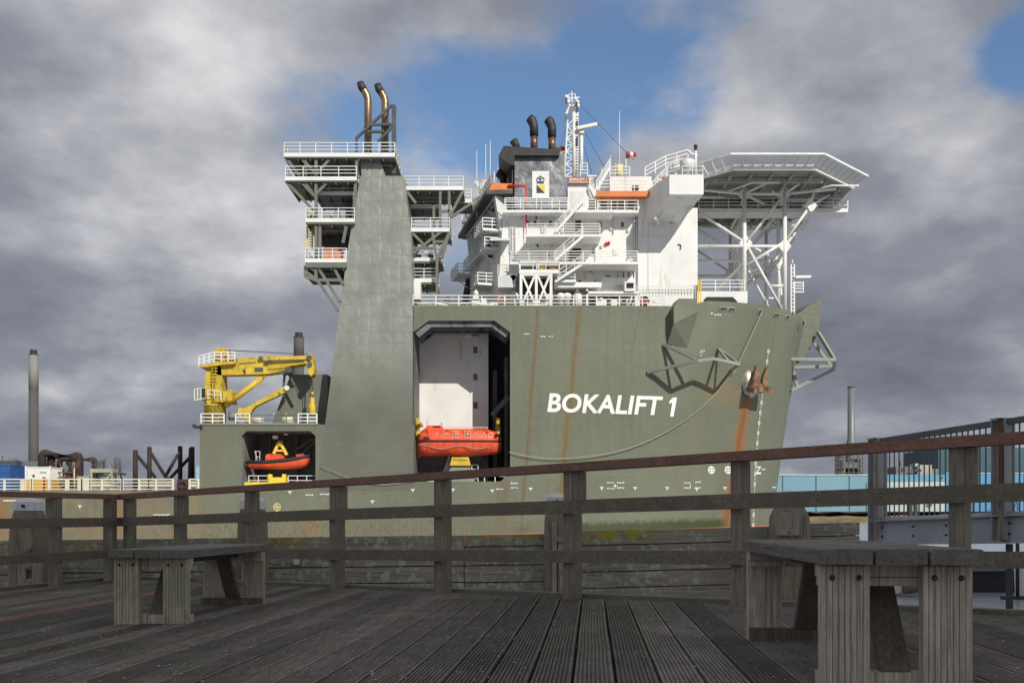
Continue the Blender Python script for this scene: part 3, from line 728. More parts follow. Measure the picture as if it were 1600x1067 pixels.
st = MB()
for Z_ in (SIDE-.2, SIDE+5.6):
    for a, b in (((494,241),(494,440)), ((447,247),(492,307)), ((470,247),(492,270)), ((517,247),(496,272)), ((447,284),(489,328)), ((470,284),(490,305)), ((513,284),(495,303)),
                 ((495,415),(531,472)), ((496,438),(528,486)), ((477,416),(496,424)), ((477,424),(496,438)), ((477,432),(500,440)), ((477,416),(477,432)), ((496,438),(534,438)), ((520,415),(536,445)), ((500,350),(500,405)), ((542,350),(536,380)), ((478,246),(478,284)), ((558,247),(552,350))):
        st.beam(P(*a, Z_), P(*b, Z_), .30)
st.box(P(497,352,SIDE+3), P(541,372,SIDE+5)); st.box(P(497,386,SIDE+5), P(504,350,SIDE+4)); st.box(P(497,416,SIDE+.5), P(535,436,SIDE+5.5))
part('platform_bracing', st, M['olive'], ship)
st = MB()
for b_ in ((506, 353, 543, 386, SIDE+4, SIDE+5.4), (478, 416, 533, 432, SIDE+1, SIDE+5), (540, 309, 556, 345, SIDE+3, SIDE+5.5)):
    st = MB(); st.pbox(*b_); part('machinery_casing', st, M['steel_dark'], ship)
st = MB()
for x in (480, 488): st.beam(P(x,350,SIDE+1), P(x,390,SIDE+1), .14)
for i in range(9): st.beam(P(480,352+i*4.4,SIDE+1), P(488,352+i*4.4,SIDE+1), .1)
st.tube([P(482,348,SIDE+1), P(483,338,SIDE+1), P(479,330,SIDE+1)], .16, 6)
part('yellow_ladder', st, M['yellow_plain'], ship)
st = MB(); st.pbox(505, 388, 532, 404, SIDE+.6, SIDE+2.4); st.pbox(504,387,533,389,SIDE+.5,SIDE+2.5); st.pbox(514,388,515,404,SIDE+.55,SIDE+.62); part('orange_locker', st, mk('faded_orange_box', (.62,.25,.12), .6, .15, 1.5), ship)
st = MB()
for x0_, x1_, y0_, y1_ in ((503,516,333,343),(520,530,330,343),(533,545,334,343),(481,490,334,343)): st.pbox(x0_, y0_, x1_, y1_, SIDE+1.5, SIDE+3)
part('ventilator_box', st, M['olive_light'], ship)
# right-hand galleries
platform(632, 724, 293, 5, SIDE+2, SIDE+7); platform(705, 737, 313, 5, SIDE+6, SIDE+10); platform(638, 686, 322, 5, SIDE+5, SIDE+9); platform(643, 702, 358, 5, SIDE+2, SIDE+7)
platform(643, 690, 404, 7, SIDE+3, SIDE+7, .9); platform(643, 682, 437, 7, SIDE+3, SIDE+7)
st = MB()
for Z_ in (SIDE+2.2, SIDE+6.6):
    for a, b in (((688,298),(688,360)), ((702,298),(702,362)), ((683,404),(683,478)), ((723,300),(704,336)), ((737,318),(704,340)), ((690,362),(643,398)), ((645,365),(666,386)), ((702,364),(683,404)), ((702,366),(690,404)), ((636,300),(650,318)), ((676,364),(682,404)), ((643,388),(680,388)),((700,378),(680,378)),((678,322),(678,358)),((688,330),(702,330))):
        st.beam(P(*a, Z_), P(*b, Z_), .28)
st.pbox(643,364,680,372,SIDE+5,SIDE+6.8); st.pbox(643,412,683,424,SIDE+4,SIDE+6.6)
part('platform_bracing', st, M['olive'], ship)
st = MB()
for x, y in ((654,400),(673,399),(664,385)): st.tube([P(x,y+4,SIDE+4), P(x,y-2,SIDE+4)], .32, 8)
st.pbox(650,412,658,418,SIDE+3.5,SIDE+4.5); st.pbox(668,412,680,420,SIDE+3.5,SIDE+4.5)
part('ventilator_box', st, M['steel_dark'], ship)
st = MB(); st.prism([(644,466),(644,440),(646,438),(655,438),(657,440),(657,466)], SIDE+2, SIDE+4); part('white_locker', st, M['white'], ship)
# ------------------------------------------------------------------ forecastle deck edge rail
rl = MB(); e0 = P(645, 478); rl.rail([Vector((e0.x, SIDE+.15, ZT)), Vector((P(1040,0).x, SIDE+.35, ZT))], 1.15, 2, 2.4, .045)
part('deck_railing', rl, M['rail_white'], ship)
rl = MB(); rl.box((e0.x, SIDE-.03, ZT-.05), (P(990,0).x, SIDE+.4, ZT+.06)); part('deck_edge', rl, M['olive_light'], ship)

# ------------------------------------------------------------------ accommodation block
S = 114.0
zdk = ZT
def zpx(y, Z=S): return EYE + (HOR-y)*Z/FOC
def xpx(x, Z=S): return (x-800)*Z/FOC
def SB(mb, x0, y0, x1, y1, a=0., b=1.): return mb.pbox(x0, y0, x1, y1, S+a, S+b)
zt = zpx(330)
A0 = Vector((xpx(776), S, zdk)); A1 = Vector((xpx(787), S, zt)); B0 = Vector((xpx(716,130), 130, zdk)); B1 = Vector((xpx(741,130), 130, zt))
xr = xpx(1000)
bk = MB()
bot = [A0, Vector((xr, S, zdk)), Vector((xr, 150, zdk)), Vector((B0.x, 150, zdk)), B0]
tp = [A1, Vector((xr, S, zt)), Vector((xr, 150, zt)), Vector((B1.x, 150, zt)), B1]
bk.mesh(bot + tp, [(0,1,6,5),(1,2,7,6),(2,3,8,7),(3,4,9,8),(4,0,5,9),(5,6,7,8,9),(4,3,2,1,0)])
house = part('deckhouse', bk, M['white'], ship)
def hp(name, mb, mat, label=None):
    o = build(name, mb, mat, ORG[ship.name], house)
    if label: o['label'] = label
    return o
# oblique after wall: windows, dark pipes, wing galleries
def aft(u, z, off=0.0):             # u 0 at the near corner, 1 at the far one
    f = (z - zdk)/(zt - zdk); a = A0.lerp(A1, f); b = B0.lerp(B1, f); n = (b-a).cross(Vector((0,0,1))).normalized()
    if n.x > 0: n = -n
    return a.lerp(b, u) + n*off
for u, z in ((.45,28),(.45,31),(.62,29),(.62,32.5),(.78,30.5),(.3,27.6),(.8,33.5)):
    g = MB(); g.mesh([aft(u-.02,z-.5,.05),aft(u+.02,z-.5,.05),aft(u+.02,z+.5,.05),aft(u-.02,z+.5,.05)], [(0,1,2,3)]); hp('window', g, M['glass'])
g = MB()
for u0, z0, u1, z1 in ((.9,zdk,.84,33),(.22,33,.12,38)): g.beam(aft(u0,z0,.35), aft(u1,z1,.35), .7)
hp('cable_duct', g, M['soot'])
# bridge: dark window band leaning under a broad roof with an orange fascia
def bridge_pt(u, z, off): return aft(u, min(z, zt), off) + Vector((0,0,max(0, z-zt)))
zr = zt + 1.75
g = MB(); V = []
for z, o in ((zt-2.2,.25),(zt+1.7,1.0)):
    V += [bridge_pt(0,z,o), bridge_pt(1,z,o), Vector((B1.x+3,140,z)), Vector((A1.x+3,S+3,z))]
g.mesh(V, [(0,4,5,1),(1,5,6,2),(4,7,6,5),(0,3,7,4),(0,1,2,3)])
hp('bridge_front', g, M['white_grey'])
for i in range(9):
    g = MB(); u0 = .06 + i*.104; u1 = u0+.078
    g.mesh([bridge_pt(u0,zt-1.4,.46),bridge_pt(u1,zt-1.4,.46),bridge_pt(u1,zt+1.3,.99),bridge_pt(u0,zt+1.3,.99)], [(0,1,2,3),(3,2,1,0)]); hp('bridge_window', g, M['glass'])
g = MB(); r0 = P(793,306,S-.5); V = []
for z in (zr, zr+.45): V += [Vector((A1.x+.3, S-.6, z)), bridge_pt(0,z,2.0), bridge_pt(1,z,2.2)+Vector((0,2,0)), Vector((A1.x+6,140,z)), Vector((A1.x+1,S-.6,z))]
g.mesh(V, [(0,1,6,5),(1,2,7,6),(2,3,8,7),(3,4,9,8),(4,0,5,9),(0,4,3,2,1),(5,6,7,8,9)])
hp('bridge_roof', g, M['steel_dark'])
g = MB(); V = []
for z in (zr+.45, zr+1.3): k_ = (z-zr-.45)*.5; V += [Vector((A1.x+.3, S-.5+k_, z)), bridge_pt(0,z,1.7-k_), bridge_pt(.45,z,1.9-k_), Vector((A1.x+4,128,z)), Vector((A1.x+1,S-.5+k_,z))]
g.mesh(V, [(0,1,6,5),(1,2,7,6),(2,3,8,7),(3,4,9,8),(4,0,5,9),(5,6,7,8,9)])
hp('orange_fascia', g, M['orange'])
g = MB(); q0 = bridge_pt(0,zr+.5,1.6); q1 = bridge_pt(1,zr+.5,1.9)
g.rail([q0+Vector((.5,0,.8)), q0.lerp(q1,.5)+Vector((.4,0,.6)), q1+Vector((.4,0,0))], 1.2, 2, 1.2, .045)
for f in (.35,.5,.62,.75,.9): q = q0.lerp(q1, f); g.ball(q+Vector((.3,0,.6)), .35); g.beam(q, q+Vector((0,0,1.4)), .1)
hp('roof_railing', g, M['rail_white'])
def gallery(u0, u1, z, d=1.5, name='wing_gallery'):
    g = MB(); a, b = aft(u0,min(z,zt),0), aft(u1,min(z,zt),0); c, e = aft(u1,min(z,zt),d), aft(u0,min(z,zt),d)
    up = Vector((0,0,z-min(z,zt))); a, b, c, e = [v+up for v in (a,b,c,e)]
    g.hexa([v-Vector((0,0,.25)) for v in (a,b,c,e)], [a,b,c,e]); g.rail([a+Vector((0,0,.02)),e,c,b], 1.1, 2, .9, .045)
    g.beam(a.lerp(b,.5)-Vector((0,0,1.8)), e.lerp(c,.5)-Vector((0,0,.2)), .12); hp(name, g, M['rail_white'])
gallery(.02,.26,zt-1.9,2.2); gallery(.05,.22,33.4,1.7); gallery(.1,.3,29.6,2.0); gallery(.72,.95,zt-4.2,2.4); gallery(.8,.98,29.4,2.6); gallery(.3,.95,zt-2.9,1.0)
# near wing flap
g = MB(); g.hexa([P(765,376,S-2), P(797,376,S-2), P(797,376,S+1), P(765,376,S+1)], [P(766,372,S-2), P(797,372,S-2), P(797,372,S+1), P(766,372,S+1)]); hp('wing_platform', g, M['white_grey'])

# starboard wall furniture
def walk(x0, x1, y, a=-3.2, th=4, rail=True, solid=False):
    g = MB(); SB(g, x0, y-.0, x1, y+th, a, .05); 
    hp('walkway', g, M['white'])
    if rail:
        g = MB(); z_ = zpx(y, S+a)+.0; q0 = Vector((xpx(x0, S+a)+.1, S+a+.08, z_)); q1 = Vector((xpx(x1, S+a)-.1, S+a+.08, z_))
        g.rail([q0, q1], 1.15, 3, 1.9, .035); hp('walkway_railing', g, M['rail_white'])
walk(788, 932, 328, -1.6, 4); walk(822, 939, 366, -3.2, 4); walk(797, 998, 409, -3.3, 4); walk(866, 900, 437, -2.6, 4)
walk(898, 960, 328, -3.0, 4, False)
for x0, y0, x1, y1 in ((899,342,908,365),(889,388,908,408),(904,438,908,460)): g = MB(); SB(g, x0, y0, x1, y1, -.04, .3); hp('doorway', g, M['shadow_gap'])
for x, y in ((938,351),(972.5,351),(927,394),(961,393)):
    g = MB(); SB(g, x-3.2, y-5, x+3.2, y+5, -.10, .2); o = hp('window', g, M['rail_white']); g = MB(); SB(g, x-2, y-3.6, x+2, y+3.6, -.14, .2); hp('window', g, M['glass'] if x != 961 else M['white_grey'])
for a, b in (((868,363),(913,311)), ((867,407),(911,369)), ((872,437),(911,412))):
    g = MB(); g.stair(P(*a, S-3.2), P(*b, S-3.2), .95); hp('stairway', g, M['rail_white'])
g = MB(); SB(g, 866, 441, 940, 449, -2.2, 0); hp('stair_landing', g, M['white'])
# small fittings on the house side
random.seed(31)
for x, y0, y1 in ((846,333,364),(874,372,407),(930,371,407),(915,414,436),(966,412,434),(984,412,434),(1005,320,455),(1078,330,450),(958,334,366),(805,372,408)):
    g = MB(); g.tube([P(x,y0,S-.12), P(x,y1,S-.12)], .06, 6); hp('wall_pipe', g, M['white_grey'])
for x, y in ((800,332),(836,332),(860,332),(884,332),(918,332),(830,371),(856,371),(884,371),(925,371),(820,414),(890,414),(930,414),(958,414),(985,414)):
    g = MB(); SB(g, x-2, y, x+2, y+2.5, -1.2, -.7); hp('floodlight', g, M['white_grey'])
for x, y in ((816,341),(838,340),(866,343),(840,383),(852,381),(862,384),(876,392),(836,396),(918,385),(940,385),(955,357),(915,350),(981,360),(983,380)):
    g = MB(); SB(g, x-1.5, y-2, x+1.5, y+2, -.22, 0); hp('junction_box', g, random.choice([M['white_grey'], M['steel_dark'], M['cream']]))
for x0, y0, x1, y1 in ((846,347,852,364),(840,390,847,408),(925,421,931,434),(985,388,990,408),(960,388,966,398)):
    g = MB(); SB(g, x0, y0, x1, y1, -.07, 0); hp('door', g, M['white_grey'])
for x in (824,836,848,860,872): 
    g = MB(); SB(g, x-2.2, 345, x+2.2, 351, -.06, .1) if x not in (848,) else SB(g, 855, 396, 859, 402, -.06, .1); hp('window', g, M['glass'])
# pipes, gear on the wall
g = MB(); g.tube([P(795,291,S-.5), P(821,291,S-.5), P(822.5,293,S-.5), P(822.5,392,S-.5)], .17, 8); g.tube([P(795,291,S-.5), P(790,297,S+2)], .17, 8); hp('red_pipe', g, M['red'])
g = MB()
for x, y in ((947,381.5),(951,380)): g.tube([P(x,y,S-.25), P(x,y,S)], .2, 8)
SB(g, 947, 416, 955, 422, -.3, 0); SB(g, 978, 417, 984, 422, -.3, 0); SB(g, 987, 417, 991, 422, -.3, 0); SB(g, 899, 445, 906, 451, -.35, 0)
hp('fire_hose_box', g, M['red'])
g = MB()
for x0, y0, x1, y1 in ((974,425,975,433),(982,425,983,433),(990,424,991,434),(920,424,926,425),(930,437,931,442),(947,430,953,431),(947,437,953,438),(936,455,941,457)): SB(g, x0, y0, x1, y1, -.12, 0)
hp('wall_fittings', g, M['soot'])
g = MB()
for x in (851,797): 
    for xx in (x, x+3): g.beam(P(xx,355 if x<820 else 330,S-.2), P(xx,395 if x<820 else 365,S-.2), .07)
for x in (799,800.5,802,803.5,805): pass
for i in range(11): g.beam(P(801,356+i*4,S-.2), P(805.5,356+i*4,S-.2), .06)
for xx in (801,805.5): g.beam(P(xx,354,S-.2), P(xx,400,S-.2), .07)
g.tube([P(790,345,S-.15), P(806,366,S-.15)], .05, 5); g.tube([P(995,330,S-.2), P(995,408,S-.2)], .09, 6); g.tube([P(991,300,S-.2), P(991,408,S-.2)], .06, 6)
for y in (345,362,380,400): SB(g, 988, y, 997, y+1, -.25, 0)
hp('ladder', g, M['white_grey'])
# lower flat of the house, gear bay under the boat deck
g = MB(); SB(g, 939, 434, 990, 445, -.6, 0); SB(g, 900, 452, 905, 478, -1.5, -1); SB(g, 916, 452, 919, 478, -2, -1.4); SB(g, 916, 455, 1000, 459, -2, 0); hp('wall_ledge', g, M['white'])
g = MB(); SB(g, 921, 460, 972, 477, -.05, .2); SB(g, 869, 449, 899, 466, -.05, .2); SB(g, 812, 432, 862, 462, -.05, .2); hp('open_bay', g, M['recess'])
g = MB(); SB(g, 976, 440, 992, 455, -2.2, -.5); hp('winch_control_box', g, M['white']); g = MB(); SB(g, 979, 442, 990, 450, -2.25, -2.2); hp('winch_control_window', g, M['glass'])
g = MB(); SB(g, 778, 430, 806, 449, -2.2, 0); g.rail([P(778,430,S-2.1), P(806,430,S-2.1)], 1.1, 2, .8, .04); hp('lower_gallery', g, M['white_grey'])
g = MB(); g.prism([(796,409),(806,409),(812,424),(802,440),(795,428)], S-2.2, S-1.2); hp('gallery_bracket', g, M['white_grey'])

# lattice stand for the muster platform
g = MB(); Sf, Sb = S-3.2, S-1.4
for x in (814,838,861): 
    for Z_ in (Sf, Sb): g.beam(P(x,426,Z_), P(x,480,Z_), .3)
for a, b in (((815,428),(837,478)),((837,428),(815,478)),((839,428),(860,478)),((860,428),(839,478))):
    g.beam(P(*a,Sf), P(*b,Sf), .22)
g.beam(P(814,429,Sf), P(862,429,Sf), .3); g.beam(P(814,478,Sf), P(862,478,Sf), .3)
part('lattice_stand', g, M['white'], ship)
g = MB(); g.pbox(811,421,874,427,Sf-.2,Sb+.6); g.pbox(811,409,874,411,Sf-.2,Sb+.6)
for x in (811,838,841,873): g.pbox(x,410,x+1.6,422,Sf-.2,Sf)
g.rail([P(813,421,Sf-.1), P(873,421,Sf-.1)], .9, 1, 1.2, .035); part('muster_platform', g, M['white'], ship)
g = MB(); g.pbox(844,411,851,421,Sf+.3,Sf+1); g.ball(P(846,412,Sf+.6), .35); part('yellow_gear', g, M['yellow_plain'], ship)
g = MB(); g.pbox(858,414,871,420,Sf+.3,Sf+1); part('orange_gear', g, mk('worn_orange_cover', (.55,.27,.15), .7), ship)

# funnel
def dented():
    t = NT('dented_stainless_cladding'); n = t.noise(.8, 3, .5, (1,1,1), (1,1,1), dist=.8); v = t.voro(.62, (1,1,1), 'SMOOTH_F1')
    c = t.mix(t.rng(t.noise(.7, 5, .6), .35, .65), (.13,.135,.145), (.27,.275,.29))
    t.bump(t.math('ADD', t.math('MULTIPLY', n, 1.2), t.math('MULTIPLY', v, .9)), .38, .22)
    return t.fin(c, .42, .45, .5)
M['stainless'] = dented()
g = MB(); g.pbox(804,242,880,330,S-.6,S+7); fun = part('funnel', g, M['stainless'], ship)
g.V = []; g.F = []; g.S = []; g.prism([(880,242),(887,330),(880,330)], S-.6, S+7)
def fp(name, mb, mat): return build(name, mb, mat, ORG[ship.name], fun)
fp('funnel_flank', g, M['stainless'])
g = MB(); g.prism([(787,228),(875,234),(874,243),(804,243),(803,258),(797,258),(779,243)], S-1.2, S+7.5); fp('funnel_cap', g, M['black'])
g = MB(); g.pbox(793,256,804,330,S+.6,S+6.5); fp('dark_flank', g, M['soot'])
g = MB(); g.pbox(800,262,801.5,330,S+.3,S+.6); fp('white_pipe', g, M['rail_white'])
g = MB(); g.pbox(831.5,267.5,858,309.6,S-.68,S-.6); em = fp('emblem_panel', g, M['white'])
eo = S-.72
g = MB(); g.pbox(838.5,289,851,301.5,eo,eo+.03); fp('emblem_navy', g, M['blue_dark'])
g = MB(); g.prism([(838.6,288.9),(851.1,288.9),(851.1,301.6)], eo-.03, eo-.005); fp('emblem_gold', g, M['yellow_plain'])
g = MB()
for pts in ([(839,286),(850,286)], [(839,284),(850,284)]): g.beam(P(*pts[0],eo), P(*pts[1],eo), .09, .05)
arc = [(840,284),(838.6,280.5),(839.5,278.2),(842,278.4),(843.6,281)]
for a, b in zip(arc, arc[1:]): g.beam(P(*a,eo), P(*b,eo), .11, .05); g.beam(P(2*844.6-a[0],a[1],eo), P(2*844.6-b[0],b[1],eo), .11, .05)
g.beam(P(844.6,283,eo), P(844.6,274.5,eo), .09, .05); g.beam(P(843.3,276,eo), P(845.9,276,eo), .09, .05)
for x in (842,847): g.pbox(x-.6,276.3,x+.6,277.5,eo-.02,eo+.02)
fp('emblem_crown', g, M['blue_dark'])
for bx, by in ((834.5, 232), (862.5, 234)):
    ZP = S+3; g = MB(); g.tube([P(bx,by+3,ZP), P(bx,by-20,ZP)], .42, 14); pipe = part('funnel_exhaust', g, M['copper'], ship)
    g = MB(); g.tube([P(bx,by-19,ZP), P(bx,by-32,ZP), P(bx-1.2,by-38,ZP), P(bx-4,by-44,ZP), P(bx-7.5,by-47.5,ZP)], [.5,.5,.52,.56,.5], 14); build('cowl', g, M['soot'], ORG[ship.name], pipe)
for pts in ([(809,234),(806,226),(802,220)], [(787,296),(786,280),(781,272),(777,270)]):
    g = MB(); g.tube([P(x,y,S+4) for x, y in pts], [.4,.42,.5,.45][:len(pts)], 10); part('vent_pipe', g, M['soot'], ship)
g = MB(); g.rail([P(789,326,S-1.6), P(887,326,S-1.6)], 1.15, 2, 1.8, .045); part('walkway_railing', g, M['rail_white'], ship)

# tall top house with name board
g = MB(); g.pbox(887,287,920,330,S,S+6); g.pbox(920,296,932,330,S+1,S+5); th = part('top_house', g, M['white'], ship)
g = MB(); g.pbox(892,299,914,322,S-.05,S); build('louvre', g, M['white_grey'], ORG[ship.name], th)
g = MB(); g.pbox(886.5,276.5,920,287,S-.35,S-.15); nb_ = part('name_board', g, mk('brown_board', (.33,.12,.06), .6, .2, 2), ship)
g = MB(); text_quad(g, 'BOKALIFT 1', (890,278.4), (917,278.4), (917,282.6), (890,282.6), lambda x, y: P(x, y, S-.38), .02); g.pbox(888,284.5,919,285.3,S-.38,S-.35); build('board_lettering', g, M['lettering'], ORG[ship.name], nb_)
g = MB(); g.stair(P(936,322,S-.5), P(922,290,S-.5), .8); part('stairway', g, M['rail_white'], ship)

# wheelhouse level to starboard
g = MB(); g.pbox(930,306,1016,330,S-.02,S+16); wh = part('wheelhouse', g, M['white'], ship)
def wp(name, mb, mat): return build(name, mb, mat, ORG[ship.name], wh)
g = MB(); g.prism([(934,298.5),(1018,298.5),(1014,307),(931,307)], S-1.4, S+17); wp('orange_fascia', g, M['orange'])
for x0, x1 in ((939,948),(952.5,963),(966.5,977.5),(981,992)): g = MB(); g.pbox(x0,315,x1,326.5,S-.08,S); wp('bridge_window', g, M['glass'])
g = MB(); g.pbox(898,329,998,332.5,S-1.8,S); g.rail([P(934,329,S-1.7), P(997,329,S-1.7)], 1.1, 2, 1.6, .04); wp('bridge_walkway', g, M['white'])
g = MB(); g.pbox(953,276,1018,299,S+1.5,S+12); uh = part('upper_house', g, M['white'], ship)
g = MB(); g.pbox(988,290,998,297,S+1.42,S+1.5); build('window', g, M['glass'], ORG[ship.name], uh)
g = MB(); g.rail([P(937,298,S-1), P(1018,298,S-1)], 1.1, 2, 2, .04); g.rail([P(953,276,S+1.6), P(984,276,S+1.6)], 1.1, 2, 1.5, .04); g.stair(P(932,297,S+1), P(953,262,S+1), .8); part('roof_railing', g, M['rail_white'], ship)
g = MB(); g.tube([P(967,275,S+3), P(967,258,S+3)], .35, 8)
for y in (262,266,270): g.tube([P(962,y,S+3), P(972,y,S+3)], .12, 6)
for x in (962,972): g.beam(P(x,275,S+3), P(x,257,S+3), .15)
part('yellow_frame', g, mk('pale_yellow_paint', (.66,.60,.30), .5), ship)
# windsock, whip aerials, flag
g = MB(); g.tube([P(978,276,S+3), P(978,241,S+3)], .06, 6); ws = part('windsock_pole', g, M['rail_white'], ship)
for i, (m_) in enumerate((M['red'], M['lettering'], M['red'])):
    g = MB(); g.tube([P(979+i*5,242.5-.3*i,S+3), P(984+i*5,242.2-.3*i,S+3)], [.40-.06*i,.34-.06*i], 10); build('windsock', g, m_, ORG[ship.name], ws)
for x, y0, y1 in ((968,276,174),(954,275,243),(766,300,219),(759,310,225),(745,340,235),(778,300,262),(940,276,262),(947,276,266)):
    g = MB(); g.tube([P(x,y0,S+6), P(x,y1,S+6)], [.07,.03], 5); part('whip_aerial', g, M['rail_white'], ship)
g = MB(); n_ = 7; V = []
for i in range(n_+1):
    f = i/n_; z0 = P(741+21*f, 283-3*f*f, S+6); V += [z0+Vector((0,.3*math.sin(f*7),0)), P(744+15*f, 292+8*math.sin(f*2.6)-6*f, S+6)+Vector((0,.3*math.sin(f*7+1),0))]
g.mesh(V, [(2*i,2*i+1,2*i+3,2*i+2) for i in range(n_)]); part('white_flag', g, mk('white_flag_cloth', (.75,.74,.68), .8, .1, 2), ship)
g = MB(); V = []
for i in range(6):
    f = i/5; V += [P(866+18*f, 228+3*f, S+6)+Vector((0,.3*math.sin(f*6),0)), P(867+17*f, 238+2*f, S+6)+Vector((0,.3*math.sin(f*6+1),0))]
g.mesh(V, [(2*i,2*i+1,2*i+3,2*i+2) for i in range(3)]); part('signal_flag', g, M['yellow_plain'], ship)
g = MB(); g.mesh(V, [(2*i,2*i+1,2*i+3,2*i+2) for i in (3,4)]); part('signal_flag', g, M['red'], ship, 'red end of the signal flag')

# lattice mast
g = MB(); Z0, Z1 = S+3, S+5.4
def mx(f): return (882+5*f, 897-2*f)
for Z_ in (Z0, Z1):
    for s_ in (0, 1): g.beam(P(mx(0)[s_],276,Z_), P(mx(1)[s_],188,Z_), .16)
    for i in range(9):
        f0, f1 = i/9, (i+1)/9; y0, y1 = 276-88*f0, 276-88*f1; a_, b_ = mx(f0), mx(f1)
        g.beam(P(a_[i % 2],y0,Z_), P(b_[1-i % 2],y1,Z_), .11); g.beam(P(a_[0],y0,Z_), P(a_[1],y0,Z_), .09)
for i in range(10): y = 276-88*i/9; g.beam(P(mx(i/9)[0],y,Z0), P(mx(i/9)[0],y,Z1), .09)
mast = part('lattice_mast', g, M['white'], ship)
def mp_(name, mb, mat=None): return build(name, mb, mat or M['white'], ORG[ship.name], mast)
g = MB(); g.tube([P(897,276,Z0), P(897,176,Z0)], .24, 8); g.tube([P(902,276,Z0), P(902,176,Z0)], .15, 8)
for i in range(22): g.beam(P(899,274-i*4.4,Z0-.2), P(904,274-i*4.4,Z0-.2), .07)
mp_('mast_ladder', g)
g = MB(); g.tube([P(908.5,274,Z0), P(908.5,208,Z0)], .20, 8); g.pbox(906,202,913,208,Z0-.4,Z0+.4); mp_('radar_post', g)
g = MB(); g.beam(P(902,201,Z0-.5), P(933,194.5,Z0-.5), .42, .34); mp_('radar_scanner', g)
g = MB(); g.prism([(883,178),(890,163),(899,163),(899,166),(890,166),(887,178)], Z0, Z1); g.rail([P(889,164,Z0), P(899,164,Z0)], 1.2, 2, .8, .04); g.tube([P(893.5,164,Z0), P(893.5,142,Z0)], [.1,.04], 6); g.beam(P(884,158,Z0), P(906,152,Z0), .1)
for x, y in ((885,152),(887,160),(902,160),(903,166),(899,155)): g.ball(P(x,y,Z0), .25)
mp_('mast_top', g)
g = MB()
for x, y in ((901,162),(902,170),(902,192),(902,217),(902,224),(885,157)): g.pbox(x-1.2,y-3,x+1.2,y+3,Z0-.4,Z0)
mp_('navigation_lamp', g, M['soot'])
g = MB()
for a, b in (((910,200),(950,272)),((908,215),(925,272)),((884,200),(870,250)),((892,150),(990,250))): g.tube([P(*a,Z0), P(*b,Z0)], .03, 4)
mp_('stay_wire', g, M['steel_dark'])
g = MB(); g.rail([P(907,276,Z0-1), P(918,276,Z0-1)], 1.5, 3, .8, .04); g.pbox(918,274,932,276,S+1,S+2); g.pbox(918,278,928,280,S+1,S+2); mp_('mast_railing', g)
g = MB(); 
for y in (248,263): g.rail([P(877,y+3,Z0-.8), P(883,y+3,Z0-.8)], 1.0, 1, .8, .05)
mp_('mast_gallery', g, mk('yellow_rail_paint', (.6,.5,.12), .5))

# forward block under the helideck and starboard wing box
g = MB(); g.pbox(997,308,1050,480,S-.4,S+28); g.pbox(1050,325,1090,480,S-.4,S+26); fb = part('forward_house', g, M['white'], ship)
def fbp(name, mb, mat): return build(name, mb, mat, ORG[ship.name], fb)
g = MB(); g.pbox(1090,455,1168,481,S-.4,S+14); fbp('winch_house', g, M['white'])
g = MB(); g.prism([(1100,481),(1100,468),(1104,464),(1145,464),(1152,471),(1152,481)], S-.5, S-.38); fbp('winch_opening', g, M['shadow_gap'])
g = MB(); g.pbox(1046,341,1052,348,S-.48,S-.4); fbp('window', g, M['glass'])
g = MB(); g.beam(P(1059,382,S-.45),P(1064,383,S-.45),.1); g.beam(P(1064,383,S-.45),P(1063,390,S-.45),.1); fbp('wall_hook', g, M['soot'])
g = MB(); g.beam(P(997,368,S-.42),P(1040,368,S-.42),.05); g.beam(P(1013,330,S-.42),P(1013,455,S-.42),.08); g.rail([P(990,455,S-.9), P(1090,455,S-.9)], .6, 1, .35, .02); fbp('wall_seam', g, M['white_grey'])
g = MB(); g.rail([P(1095,454,S), P(1163,454,S)], 1.15, 2, 1.6, .045); fbp('winch_house_railing', g, M['rail_white'])
g = MB(); 
for x in (1091.5,1095): g.beam(P(x,437,S-1), P(x,473,S-1), .1)
for i in range(9): g.beam(P(1091.5,440+i*4,S-1), P(1095,440+i*4,S-1), .07)
fbp('yellow_ladder', g, M['yellow_plain'])
W0 = 107.6
g = MB(); g.pbox(1046,273,1098,304,W0,W0+2.2)
wb = part('wing_box', g, M['white'], ship)
g = MB(); a = [P(1046,273,W0+.5), P(1046,304,W0+.5), P(1010,348,S-.4), P(1008,300,S-.4)]
b = [v+Vector((3.6,0,0)) for v in a]
g.mesh(a+b, [(0,1,2,3),(7,6,5,4),(1,5,6,2),(0,3,7,4),(3,2,6,7),(0,4,5,1)]); build('wing_cheek', g, M['white'], ORG[ship.name], wb)
g = MB(); a = [P(1046,304,W0+2.2), P(1092,304,W0+2.2), P(1085,322,S-.4), P(1012,345,S-.4)]; g.mesh(a + [v+Vector((0,0,.3)) for v in a], [(0,1,2,3),(7,6,5,4),(0,4,5,1),(1,5,6,2),(2,6,7,3),(3,7,4,0)]); build('wing_floor', g, M['white'], ORG[ship.name], wb)
for a_, b_ in (((1044,307),(1013,344)),((1046,312),(1026,353)),((1086,312),(1052,366)),((1024,341),(1030,350)),((1071,305),(1071,313))):
    g = MB(); g.beam(P(*a_,W0+2), P(*b_,S-.5), .22); build('wing_strut', g, M['white'], ORG[ship.name], wb)
g = MB(); g.tube([P(1039,277,S-2), P(1039,290,S-2)], .3, 8); g.pbox(1036,280,1043,290,S-2.5,S-2); build('horn', g, M['orange'], ORG[ship.name], wb)
